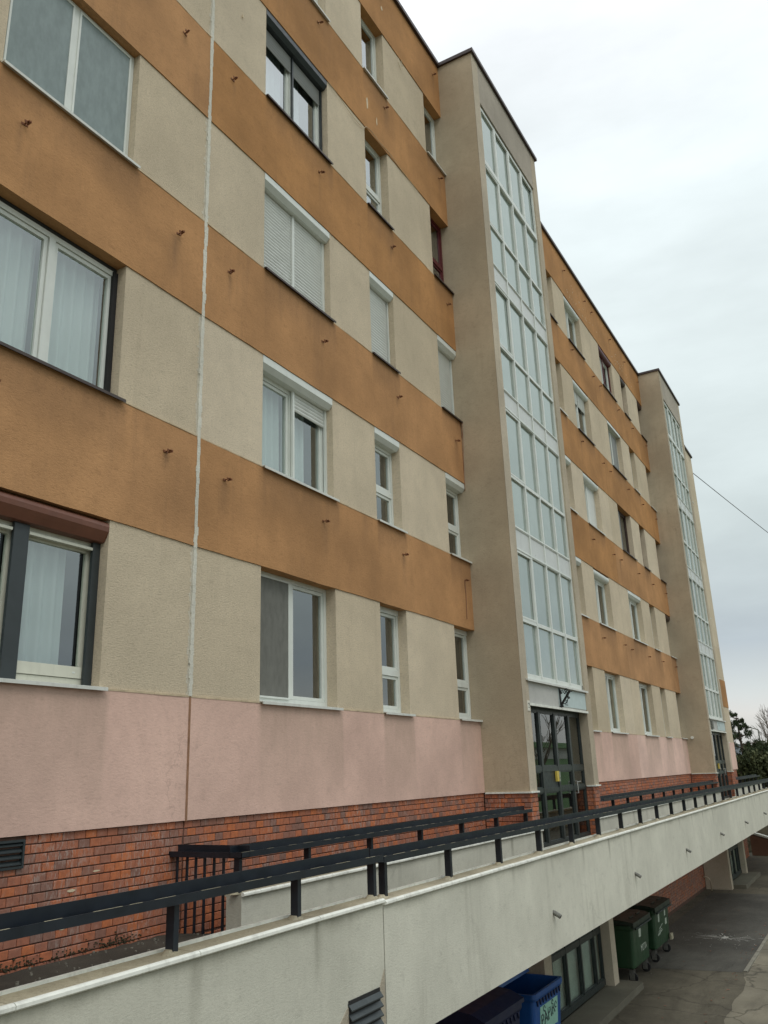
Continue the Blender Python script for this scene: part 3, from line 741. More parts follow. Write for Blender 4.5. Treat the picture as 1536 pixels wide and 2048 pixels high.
joined(field(X1+TW, X2, G+.02+BH*31, PINK), pf, plinth); joined(field(X1+TW, X2, G+.02, G+.02+BH*31-.003), pf, plinth, mat='brickbloom')
joined(field(X2+TW, XE-.3, -2.2, PINK), pf, plinth)
joined(field(X2+TW, XE-.3, G+.02, -2.2), pf, plinth)
# vent grille set in the brickwork
mb = MB(); frame_ring(mb, -2.62, -1.80, -1.378, -1.168, .018, -.01, .06); vg = finish('wall_vent', mb, M['anth'], B)
mb2 = MB(); mb2.box(-2.6, -1.82, .038, .044, -1.37, -1.17); finish('vent_back', mb2, M['black'], vg)
for i in range(4):
    mb = MB(); z = -1.352+i*.046; mb.prism_x([(.03, z+.036), (-.004, z+.010), (-.004, z+.0), (.03, z+.026)], -2.6, -1.82); finish('vent_slat', mb, M['anth'], vg, recalc=True)
# moss tufts and white lime spots on the brickwork
mb = MB()
for i in range(260):
    x = random.choice([random.gauss(-1.78, .13), random.gauss(-.75, .12), random.gauss(-1.2, .3)]); z = -2.09+abs(random.gauss(0, .035)); r = random.uniform(.003, .010)
    mb.box(x, x+r*1.5, .008-r*.5, .05, z, z+r)
o = finish('moss_tufts', mb, M['moss'], plinth); o['kind'] = 'stuff'
for (x, z, w, h) in [(-1.37, -1.87, .035, .012), (-1.30, -1.60, .05, .012), (-1.62, -1.70, .03, .012), (-2.0, -1.52, .02, .008), (-.22, -1.85, .012, .012), (-1.05, -1.475, .04, .008)]:
    mb = MB(); mb.prism_y(flake(x, z, w, h, 0, 0, 10), .0105, .02); finish('lime_spot', mb, M['repair'], plinth, recalc=True)

# ---- stair towers
def tower(X, second):
    XR = X+TW; gl0, gl1 = X+.33, X+3.63; y = TY
    D = -.64; ent_top = .285; dk = -2.12
    mb = MB(); mb.grid_front(0, -TY, PINK, ROOF+.0, 0, .08)     # side wall towards the camera
    mb.v = [(X, -p[0]*1.0, p[2]) for p in mb.v]
    mb.v = [(v[0], v[1], v[2]) for v in mb.v]
    mb.f = [f_[::-1] for f_ in mb.f]
    mb.box(X+.004, X+.30, y+.004, -.001, PINK, ROOF)
    rs = random.Random(5)
    def st2(x, y_, z): return .0
    side = finish('tower_side_wall', mb, M['tan'], B, recalc=False)
    mb = MB(); mb.box(X+.0, X+.32, y-.006, y+.003, PINK, ROOF); pil = finish('tower_pilaster', mb, M['tanfront'], B)
    mb = MB(); mb.box(X+.30, X+.36, y+.003, D+.1, PINK, .286); finish('tower_pilaster', mb, M['tanfront'], B)
    mb = MB(); mb.box(gl1+.02, XR, y-.006, -.001, PINK, ROOF); finish('tower_pilaster', mb, M['tanfront'], B)
    mb = MB(); mb.box(X+.002, X+.06, .0, .30, PINK, ROOF-.05); finish('tower_return', mb, M['tan'], B)
    mb = MB(); mb.box(XR-.06, XR-.002, .0, .30, PINK, ROOF-.05); finish('tower_return', mb, M['tan'], B)
    mb = MB(); mb.box(X+.32, gl1+.02, y-.002, -.3, 13.0, ROOF); finish('tower_head', mb, M['greyfront'], B)
    mb = MB(); mb.box(X-.05, XR+.06, y-.06, .4, ROOF-.002, ROOF+.08); finish('roof_flashing', mb, M['flash'], B)
    mb = MB(); mb.box(X+.3, XR-.3, -.35, .29, PINK, ROOF-.1); finish('tower_core', mb, M['room'], B) if False else None
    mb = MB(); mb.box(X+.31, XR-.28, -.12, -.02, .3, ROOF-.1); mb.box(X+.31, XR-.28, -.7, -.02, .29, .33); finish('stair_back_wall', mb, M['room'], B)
    # glazing
    fy0, fy1 = y+.03, y+.09
    mb = MB(); zt_, zb_ = 12.98, .72
    mb.box(gl0-.02, gl0+.045, fy0, fy1, zb_, zt_); mb.box(gl1-.045, gl1+.02, fy0, fy1, zb_, zt_); mb.box(gl0, gl1, fy0, fy1, zt_-.07, zt_); mb.box(gl0, gl1, fy0, fy1, zb_, zb_+.09)
    gz = finish('stair_glazing', mb, M['pvc'], B)
    mb = MB(); mb.prism_x([(y+.06, .722), (y-.05, .70), (y-.05, .665), (y-.04, .665), (y-.035, .68), (y+.06, .69)], gl0-.12, gl1+.1); finish('glazing_sill', mb, M['sill_white'], gz, recalc=True)
    xs = [gl0+.0, gl0+.82, gl0+1.65, gl0+2.47, gl1]
    for m in xs[1:-1]:
        mb = MB(); mb.box(m-.028, m+.028, fy0-.012, fy1-.002, zb_+.05, zt_-.04); finish('mullion', mb, M['pvc'], gz)
    rows = [(.81, 1.72, 0), (1.79, 3.02, 0), (3.08, 3.44, 1), (3.50, 4.44, 0), (4.50, 5.83, 0), (5.89, 6.21, 1), (6.27, 7.17, 0), (7.23, 8.60, 0), (8.66, 9.01, 1), (9.07, 9.98, 0), (10.04, 11.44, 0), (11.56, 12.91, 0)]
    for i, (a_, b2, sp_) in enumerate(rows):
        if i: 
            mb = MB(); pa = rows[i-1][1]; mb.box(gl0+.04, gl1-.04, fy0-.004, fy1-.004, pa, a_)
            if sp_ or rows[i-1][2] or a_-pa > .1: mb.box(gl0+.04, gl1-.04, fy0-.016, fy0-.003, pa+.018, a_-.018)
            finish('transom', mb, M['pvc'], gz)
        for k in range(4):
            p, q = xs[k]+(.045 if k == 0 else .028), xs[k+1]-(.045 if k == 3 else .028)
            mb = MB(); inset = .03; t_ = rj(.006)
            if sp_: mb.box(p, q, fy0+.008, fy0+.02, a_, b2); finish('spandrel_panel', mb, M['spandrel'], gz)
            else:
                mb.box(p, q, fy0+.034, fy0+.040, a_, b2)
                mb.v = [(v[0], v[1]+(v[2]-a_)*t_+(v[0]-p)*rj(.0)+t_*.5, v[2]) for v in mb.v]
                finish('pane', mb, M['stairglass'], gz)
                if (k in (0,) and i in (1, 4, 7, 10)) or i in (11,):
                    mb = MB(); frame_ring(mb, p-.004, q+.004, a_-.004, b2+.004, .035, fy0-.008, fy0+.03); finish('sash', mb, M['pvc'], gz)
    # lintel with sign panel
    mb = MB(); mb.box(gl0-.05, gl1+.05, y+.012, D+.02, ent_top+.005, .70); lin = finish('entrance_lintel', mb, M['lintel'], B)
    mb = MB(); mb.box(gl0-.06, gl1+.07, y-.018, y+.02, ent_top-.03, ent_top+.01); finish('lintel_edge', mb, M['lip'], lin)
    mb = MB(); mb.box(X+1.95, gl1+.03, y+.002, y+.011, ent_top+.04, .645); sg = finish('sign_panel', mb, M['sign'], lin)
    if not second:
        text_mesh('sign_text', '157', .15, M['ink'], Matrix.Translation((X+2.47, y-.001, .555)) @ FACE, lin)
        text_mesh('sign_text', 'ZE', .15, M['ink'], Matrix.Translation((X+2.36, y-.001, .40)) @ FACE, lin)
    else: text_mesh('sign_text', '7', .17, M['ink'], Matrix.Translation((X+2.3, y-.001, .53)) @ FACE, lin)
    if second:
        mb = MB(); mb.box(X+.5, X+.78, y-.05, y+.012, .34, .62); finish('meter_box', mb, M['steel'], lin)
        mb = MB(); mb.box(X+.80, X+.92, y-.02, y+.012, .34, .62); finish('meter_box_cover', mb, M['lip'], lin)
    # number plate
    mb = MB(); mb.box(X+.17, X+.29, y-.018, y-.005, .16, .33); pl = finish('number_plate', mb, M['plate'], B)
    text_mesh('plate_number', '2', .12, M['ink'], Matrix.Translation((X+.23, y-.020, .245)) @ FACE, pl)
    # ledge trim and brick foot
    mb = MB(); mb.box(X-.035, X+.36, y-.04, D-.02, PINK-.022, PINK+.004); mb.box(X-.03, X+.1, D-.02, -.03, PINK-.022, PINK+.004); mb.box(gl1+.0, XR+.03, y-.04, D-.02, PINK-.022, PINK+.004); finish('foot_ledge', mb, M['lip'], B)
    mb = MB(); mb.box(gl1+.04, XR-.03, y+.018, 0, G, PINK-.022); ft2 = finish('tower_foot', mb, M['mortar'], B)
    mb = MB(); mb.box(X+.018, X+.33, y+.018, .0, G, PINK-.022); ft = finish('tower_foot', mb, M['mortar'], B)
    fl = field(X, X+.36, -2.16, PINK-.024); joined(fl, lambda v: v+np.array([0, y+.03, 0]), ft)
    fl = field(gl1+.0, XR, -2.16, PINK-.024); joined(fl, lambda v: v+np.array([0, y+.03, 0]), ft2)
    fl = field(0, -TY-.0, -2.16, PINK-.024)
    def sidep(v): w = v.copy(); w[:, 0] = X+.03+v[:, 1]; w[:, 1] = -v[:, 0]; return w
    joined(fl, sidep, ft)
    fl = field(0, .17, -2.16, PINK-.024)
    def sidep2(v): w = v.copy(); w[:, 0] = gl1+.05+v[:, 1]; w[:, 1] = y+.17-v[:, 0]; return w
    joined(fl, sidep2, ft2)
    # lower foot in plain render
    for q0, q1 in ((X, X+.34), (gl1+.02, XR)): mb = MB(); mb.box(q0, q1, y-.003, -.001, G, -2.17); finish('lower_pier', mb, M['tanfront'], B)
    # doors
    def door(zb, zt, rows_, parts_, mull, dark_cell=None, sw=.055, gm='glass_door'):
        x0_, x1_ = X+.34, gl1+.04
        mb = MB(); mb.box(x0_, x0_+.08, D, D+.07, zb, zt); mb.box(x1_-.06, x1_, D, D+.07, zb, zt); mb.box(x0_, x1_, D, D+.07, zt-.09, zt); mb.box(x0_, x1_, D-.01, D+.07, zb, zb+.10)
        dr = finish('entrance_door', mb, M['door'], B)
        edges = [x0_+.08] + [m for m in mull] + [x1_-.06]
        for m in mull:
            mb = MB(); mb.box(m-sw, m+sw, D-.008, D+.066, zb+.1, zt-.09); finish('door_stile', mb, M['door'], dr)
        for (r0, r1) in rows_[1]:
            mb = MB(); mb.box(x0_+.08, x1_-.06, D-.004, D+.062, r0, r1); finish('door_rail', mb, M['door'], dr)
        for i in range(len(edges)-1):
            for j, (c0, c1) in enumerate(rows_[0]):
                p = edges[i]+(0 if i == 0 else sw); q = edges[i+1]-(0 if i == len(edges)-2 else sw)
                if dark_cell == (i, j):
                    mb = MB(); mb.box(p, q, D+.01, D+.03, c0, c1); finish('door_panel', mb, M['anth'], dr); continue
                mb = MB(); frame_ring(mb, p, q, c0, c1, .022, D+.008, D+.05); finish('glazing_bead', mb, M['door'], dr)
                mb = MB(); mb.box(p+.022, q-.022, D+.03, D+.036, c0+.022, c1-.022); finish('pane', mb, M[gm], dr)
        return dr, edges
    dr, ed = door(dk, ent_top, ([(-2.02+.0, -1.19), (-1.12, -.84), (-.75, .195)], [(-1.19, -1.12), (-.84, -.75)]), 0, [X+1.2, X+2.06, X+2.9], dark_cell=(1, 1), sw=.048)
    mb = MB(); mb.box(X+1.83, X+1.95, D-.04, D+.0, -1.02, -.84); ic = finish('intercom', mb, M['yellow'], dr)
    mb = MB(); mb.box(X+1.93, X+2.0, D-.045, D-.0, -1.02, -.85); finish('intercom_keys', mb, M['chrome'], dr)
    mb = MB(); mb.tube([(X+2.93, D-.012, -1.04), (X+2.93, D-.055, -1.04), (X+2.93, D-.06, -1.26), (X+2.93, D-.012, -1.26)], .011, 8); mb.tube([(X+2.93, D-.05, -1.06), (X+3.15, D-.055, -1.05)], .009, 8); finish('door_handle', mb, M['chrome'], dr)
    # hall behind the doors
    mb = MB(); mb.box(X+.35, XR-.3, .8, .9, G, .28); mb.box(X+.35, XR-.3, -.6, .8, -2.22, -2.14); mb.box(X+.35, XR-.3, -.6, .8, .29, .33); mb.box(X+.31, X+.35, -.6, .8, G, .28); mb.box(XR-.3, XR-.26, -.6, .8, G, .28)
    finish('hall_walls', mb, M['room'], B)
    # lower entrance
    mb = MB(); mb.box(X+.45, gl1, D+.09, D+.10, G+.2, -2.35); finish('pale_curtain_panel', mb, M['netback'], B)  # pale panel for the curtains, the ground's reflection put into its colour
    dr2, ed2 = door(G+.13, -2.25, ([(G+.23, -3.80), (-3.72, -2.34)], [(-3.80, -3.72)]), 0, [X+.8, X+1.55, X+2.36, X+3.18], sw=.03, gm='glass')
    mb = MB(); mb.box(X+.36, gl1+.55, y-.40, D-.012, G-.02, G+.115); stp = finish('entrance_step', mb, M['concrete'], B)
    return lin
tower(X1, False); tower(X2, True)
mb = MB(); mb.tube([(25.325, -.215, .05), (25.26, -.215, .05)], .05, 14); finish('vent_cap', mb, M['lip'], B)
for pts in ([(7.2, -.02, 5.6), (7.235, -.05, 5.58), (7.235, -.04, 5.40), (7.22, -.03, 5.25)], [(7.235, -.03, 5.62), (7.22, -.05, 5.5), (7.235, -.045, 5.3), (7.235, -.02, 4.5), (7.235, -.02, 4.2)], [(6.93, -.03, 2.45), (6.95, -.03, 2.2), (6.94, -.025, 1.75)]):
    mb = MB(); mb.tube(pts, .006, 5); finish('wire_or_stain', mb, M['joint'], B)  # the lowest line stands for a brown stain, the others are wires

# ---- wrought-iron lamp bracket over the first door
IB = empty('iron_bracket', (9.22, TY, .45), 'black wrought iron scroll bracket fixed above the nearer entrance door', 'bracket')
bx = 9.24
mb = MB(); mb.box(bx-.022, bx+.022, TY-.022, TY+.012, .29, .65); finish('back_plate', mb, M['iron'], IB)
mb = MB(); mb.tube([(bx, TY-.01, .33), (bx, TY-.21, .60)], .022, 6); mb.tube([(bx, TY-.195, .585), (bx, TY-.245, .575)], .010, 6); finish('strut', mb, M['iron'], IB)
def scroll(cy_, cz_, r0, turns, start, dir_, lead):
    pts = list(lead)
    n = int(turns*16)
    for i in range(n+1):
        t = start + dir_*2*math.pi*turns*i/n; r = r0*(1-.72*i/n); pts.append((bx, cy_+r*math.cos(t), cz_+r*math.sin(t)))
    m_ = MB(); m_.tube(pts, .0085, 6); finish('scroll', m_, M['iron'], IB)
scroll(TY-.135, .605, .036, 1.4, math.pi*.9, -1, [(bx, TY-.10, .54)])
scroll(TY-.035, .565, .024, 1.3, 0, 1, [(bx, TY-.10, .54), (bx, TY-.07, .60), (bx, TY-.03, .61)])
scroll(TY-.175, .47, .024, 1.3, math.pi*.3, -1, [(bx, TY-.13, .49)])
scroll(TY-.04, .325, .020, 1.3, math.pi, 1, [(bx, TY-.012, .34)])
mb = MB(); mb.tube([(bx, TY-.05, .355), (bx, TY-.10, .365), (bx, TY-.14, .40), (bx, TY-.155, .455)], .0075, 6); finish('scroll', mb, M['iron'], IB)

# ------------------------------------------------------------------ walkway parapets, deck, railings
YF, YI = -2.20, -.77
def wstain(x, y, z):
    s = 0
    for n in range(-4, 34):
        jx = -.045+1.235*n+.12; r = ((n*7919) % 13)/13
        d = abs(x-jx-.01*math.sin(z*9)); l = .08+.35*r
        if d < .055 and z > -1.80-l: s = max(s, (1-d/.055)*(1-(-1.74-z)/(l+.06))*(.45+.6*r))
    s = max(s, .55*max(0, 1-(-1.75-z)/(.07+.04*math.sin(x*5))))
    for k_ in (3.69, 7.51, 11.50, 15.56, 19.70, 23.97):
        if abs(x-k_) < .05 and -2.75 < z < -2.40: s = max(s, (1-abs(x-k_)/.05)*.4*(1-(-2.40-z)/.4))
    return float(min(1, s))
def parapet(name, label, x0, x1, y0, y1, zb, zt, group, lipside, cop_z, slope=0.0, stf=wstain, pitch=1.235, drains=()):
    P = empty(name, ((x0+x1)/2, (y0+y1)/2, zb), label, 'parapet wall', group)
    mb = MB(); mb.grid_front(x0, x1, zb, zt, y0, .04 if y0 < -2 else .08)
    n = len(mb.v); mb.v += [(x0, y0, zb), (x1, y0, zb), (x1, y1, zb), (x0, y1, zb), (x0, y0, zt), (x1, y0, zt), (x1, y1, zt), (x0, y1, zt)]
    mb.f += [(n, n+3, n+2, n+1), (n+4, n+5, n+6, n+7), (n+1, n+2, n+6, n+5), (n+2, n+3, n+7, n+6), (n+3, n, n+4, n+7)]
    mb.st = stf; finish('wall_body', mb, M['white'], P)
    js = [x0] + [j for j in [-.045+pitch*n+.13 for n in range(-12, 34)] if x0+.15 < j < x1-.1] + [x1]
    for a_, b2 in zip(js[:-1], js[1:]):
        dz0, dz1 = slope*a_+rj(.0015), slope*b2+rj(.0015)
        w0, w1 = y0-.025, y1+.02
        mb = MB(); mb.prism_x([(w0+.03, cop_z-.035), (w1, cop_z-.035), (w1, cop_z+.004), (w0+.03, cop_z-.004)][::-1], a_+.003, b2-.004, dz0, dz1)
        cs = finish('coping_slab', mb, M['coping'], P, recalc=True)
        mb = MB(); mb.prism_x([(w0+.034, cop_z-.030), (w0+.006, cop_z-.030), (w0-.004, cop_z-.022), (w0-.003, cop_z-.006), (w0+.008, cop_z+.003), (w0+.022, cop_z+.005), (w0+.034, cop_z-.002)], a_+.002, b2-.003, dz0, dz1)
        finish('coping_lip', mb, M['lip'], cs, recalc=True)
        if y0 < -2:
            mb = MB(); mb.box(a_+.004, b2-.005, w1-.03, w1-.002, cop_z+.0, cop_z+.018+rj(.003)); finish('coping_edge', mb, M['lip'], cs)
    for x in drains:
        mb = MB(); r = .026
        mb.tube([(x, y0+.02, -2.365), (x, y0-.015, -2.375), (x, y0-.085, -2.415)], r, 10); dpp = finish('drain_pipe', mb, M['steel'], P)
        mb = MB(); mb.tube([(x, y0-.078, -2.411), (x, y0-.0865, -2.416)], r*.75, 10); finish('pipe_mouth', mb, M['black'], dpp)
    return P
PFL = parapet('parapet_wall', 'white rendered parapet wall nearest the viewer, left of its vertical joint', -12, -.238, YF-.10, YF+.09, G, -1.745, 'white rendered walkway parapets', 1, -1.715)
PFR = parapet('parapet_wall', 'long white rendered parapet wall with drain pipes in front of the walkway', -.224, 37.2, YF-.10, YF+.09, -2.775, -1.765, 'white rendered walkway parapets', 1, -1.735, slope=-.0006,
              drains=(3.69, 7.51, 11.50, 15.56, 19.70, 23.97, 28.1, 32.2))
# louvre with hooded slats low in the near wall, with old render round it
mb = MB(); mb.prism_y([(-.96, -3.2), (-.245, -3.2), (-.245, -2.21), (-.29, -2.28), (-.33, -2.33), (-.78, -2.36), (-.86, -2.42), (-.96, -2.48)], YF-.104, YF-.09); finish('old_render_patch', mb, M['patch'], PFL, recalc=True)
mb = MB(); mb.box(-.77, -.33, YF-.109, YF-.1, -2.82, -2.32); lv = finish('louvre', mb, M['black'], PFL)
for i in range(8):
    z = -2.365-i*.062; mb = MB(); mb.prism_x([(YF-.10, z+.030), (YF-.135, z-.012), (YF-.135, z-.020), (YF-.130, z-.020), (YF-.10, z+.018)], -.775, -.325); finish('louvre_slat', mb, M['anth'], lv, recalc=True)
pI1 = parapet('parapet_wall', 'inner white parapet wall left of the nearer entrance door', -.16, X1+.37, YI-.06, YI+.11, -2.6, -1.755, 'white rendered walkway parapets', 1, -1.735)
pI2 = parapet('parapet_wall', 'inner white parapet wall between the two entrance doors', X1+3.68, X2+.37, YI-.06, YI+.11, -2.6, -1.765, 'white rendered walkway parapets', 1, -1.745)
pI3 = parapet('parapet_wall', 'inner white parapet wall beyond the farther entrance door', X2+3.68, 37.2, YI-.06, YI+.11, -2.6, -1.765, 'white rendered walkway parapets', 1, -1.745)
mb = MB(); mb.box(-.05, 37.2, YF+.09, YI-.06, -2.42, -2.12); mb.box(X1+.375, X1+3.675, YI-.06, -.645, -2.42, -2.118); mb.box(X2+.375, X2+3.675, YI-.06, -.645, -2.42, -2.118)
o = finish('walkway_deck', mb, M['concrete']); o['kind'] = 'structure'
mb = MB(); x_ = -12
nx = 120; ny = 14
for j in range(ny+1):
    for i in range(nx+1):
        x = -12+11.9*i/nx; y = -2.12+2.15*j/ny; mb.v.append((x, y, -2.10 + .035*math.sin(x*2.3+y)*math.sin(y*3)+.006*rj(1) - .03*(y < -1.0)))
for j in range(ny):
    for i in range(nx): a_ = j*(nx+1)+i; mb.f.append((a_, a_+1, a_+nx+2, a_+nx+1))
o = finish('dirt_ledge', mb, M['dirt'], smooth=True); o['kind'] = 'structure'
mb = MB(); mb.box(-12, -.17, -2.105, .0, -4.8, -2.2); o = finish('retained_ground', mb, M['dirt']); o['kind'] = 'structure'
mb = MB()
for i in range(420):
    x = random.uniform(-4, -.2); y = random.uniform(-2.0, -.02); r = random.uniform(.003, .010) * (1.6 if random.random() < .08 else 1)
    z = -2.10 + .035*math.sin(x*2.3+y)*math.sin(y*3) - .03*(y < -1.0); mb.box(x, x+r*2, y, y+r*1.5, z-.008, z+.003+r)
o = finish('ledge_gravel', mb, M['asphaltgrit']); o['kind'] = 'stuff'; tag(o, 'loose pale gravel on the dirt ledge at the foot of the brick wall', 'gravel')

def ubeam(mb, x0, x1, yf, yb, zt, sl=0.0, sl0=0.0):
    t = .007; h = .10; hf = .05
    d0, d1 = sl*x0+sl0, sl*x1+sl0
    mb.prism_x([(yb, zt-h), (yb, zt), (yb-t, zt), (yb-t, zt-h+t), (yf+t, zt-h+t), (yf+t, zt-hf), (yf, zt-hf), (yf, zt-h)][::-1], x0, x1, d0, d1)
def railing(label, x0, x1, y, zt, zpost, posts, sl=0.0, end=None, group='dark steel railings of the walkway'):
    Rr = empty('railing', (x0, y, zpost), label, 'railing', group)
    yf, yb = y-.07, y+.07
    mb = MB(); ubeam(mb, x0, x1, yf, yb, zt, sl); finish('handrail', mb, M['rail'], Rr, recalc=True)
    mb = MB(); xx = x0
    while xx < x1-.1:                     # broken pale strips paint the edge highlight onto the lip
        l = random.uniform(.02, .22); mb.box(xx, min(x1, xx+l), yf+.0005, yf+.0065, zt-.050+sl*xx, zt-.0485+sl*xx); xx += l+random.uniform(.01, .25)
    o = finish('lip_highlight', mb, M['coping'], Rr); o['kind'] = 'stuff'
    for px in posts:
        mb = MB(); mb.box(px-.021, px+.021, y-.03, y+.03, zpost, zt-.10+sl*px); ps = finish('post', mb, M['rail'], Rr)
        mb = MB(); rx, ry = .085+rj(.012), .055+rj(.01)
        pr = [(px+rx*math.cos(t)*random.uniform(.85, 1.1), y+.01+ry*math.sin(t)*random.uniform(.85, 1.1)) for t in np.linspace(0, 2*math.pi, 11)[:-1]]
        n = len(mb.v); k = 10; mb.v += [(a_, b2, zpost-.01) for a_, b2 in pr] + [(px+(a_-px)*.45, y+(b2-y)*.6, zpost+.022) for a_, b2 in pr]
        for i in range(k): j = (i+1) % k; mb.f.append((n+i, n+j, n+k+j, n+k+i))
        mb.f.append(tuple(n+k+i for i in range(k))); finish('mortar_collar', mb, M['coping'], ps, smooth=False)
    return Rr
postsL = [-.225] + [-.045+1.222*n for n in range(-9, 0)]
railing('thick dark steel railing nearest the viewer, ending at the wall joint', -12, -.15, YF, -1.352, -1.712, postsL)
mb = None
railing('long dark steel railing along the outer edge of the walkway', -.135, 37.2, YF, -1.366, -1.732, [-.045] + [-.045+1.2395*n for n in range(1, 31)], sl=-.0016)
r2 = railing('dark steel inner railing with a barred end, left of the nearer door', -.18, 7.2, YI, -1.35, -1.735, [-.14]+[.94+1.225*n for n in range(0, 6)])
mb = MB(); t = .007; yA, yB = YI+.07, .035; xa = -.18
prof = [(0, -.10), (0, 0), (t, 0), (t, -.10+t), (.12-t, -.10+t), (.12-t, -.05), (.12, -.05), (.12, -.10)]
n = len(mb.v); k = len(prof)
mb.v += [(xa+.12-u, yA-.14, -1.35+z) for u, z in prof] + [(xa+.12-u, yB, -1.35+z) for u, z in prof]
for i in range(k): j = (i+1) % k; mb.f.append((n+i, n+j, n+k+j, n+k+i))
mb.f.append(tuple(n+i for i in range(k))); mb.f.append(tuple(n+k+i for i in reversed(range(k))))
finish('end_rail', mb, M['rail'], r2, recalc=True)
for yy in (-.07, -.19, -.295, -.40, -.51, -.62):
    mb = MB(); mb.box(xa+.012, xa+.032, yy-.009, yy+.009, -2.62, -1.44); finish('bar', mb, M['rail'], r2)
mb = MB(); mb.box(xa+.01, xa+.034, -.75, -.01, -2.30, -2.275); finish('bottom_rail', mb, M['rail'], r2)
railing('dark steel inner railing running between the two entrance doors', X1+TW+.13, 25.45, YI, -1.36, -1.745, [12.27+1.235*n for n in range(11)], sl=-.0008)
railing('short dark steel inner railing beyond the farther entrance door', 30.6, 36.9, YI, -1.385, -1.745, [31.2+1.235*n for n in range(5)])

# ------------------------------------------------------------------ waste containers
def wheel(px, py, parent, r=.09):
    mb = MB(); mb.tube([(px-.02, py, G+r), (px+.02, py, G+r)], r, 14); w = finish('wheel', mb, M['black'], parent)
    mb = MB(); mb.box(px-.045, px-.03, py-.035, py+.06, G+r*.6, G+.26); mb.box(px+.03, px+.045, py-.035, py+.06, G+r*.6, G+.26); mb.box(px-.045, px+.045, py-.03, py+.08, G+.24, G+.27); finish('castor_fork', mb, M['steel'], w)
    mb = MB(); mb.tube([(px-.05, py, G+r), (px+.05, py, G+r)], .022, 8); finish('hub', mb, M['steel'], w)
def bin_body(x0, x1, yf, yb, zb, zt, mat, parent, lip=.04, taper=.05):
    # tapered shell with rounded vertical corners, an open top and a wall thickness
    def ring(inset, z, rad=.06, k=4):
        p = []; a0, a1, c0, c1 = x0+inset, x1-inset, yf+inset, yb-inset
        for (cx_, cy_, s0) in [(a1-rad, c1-rad, 0), (a0+rad, c1-rad, 90), (a0+rad, c0+rad, 180), (a1-rad, c0+rad, 270)]:
            for i in range(k+1): t = R(s0+90*i/k); p.append((cx_+rad*math.cos(t), cy_+rad*math.sin(t), z))
        return p
    mb = MB(); rings = [ring(taper, zb), ring(taper-.004, zb+.02), ring(0.012, zt-.09), ring(.0, zt-.09), ring(-.012, zt-.06), ring(-.012, zt), ring(.03, zt), ring(.035, zt-.05), ring(taper+.02, zb+.05)]
    k = len(rings[0])
    for r_ in rings: mb.v += r_
    for i in range(len(rings)-1):
        for j in range(k): q = (j+1) % k; mb.f.append((i*k+j, i*k+q, (i+1)*k+q, (i+1)*k+j))
    mb.f.append(tuple(reversed(range(k)))); m = (len(rings)-1)*k; mb.f.append(tuple(range(m, m+k)))
    return finish('body', mb, mat, parent, recalc=True)
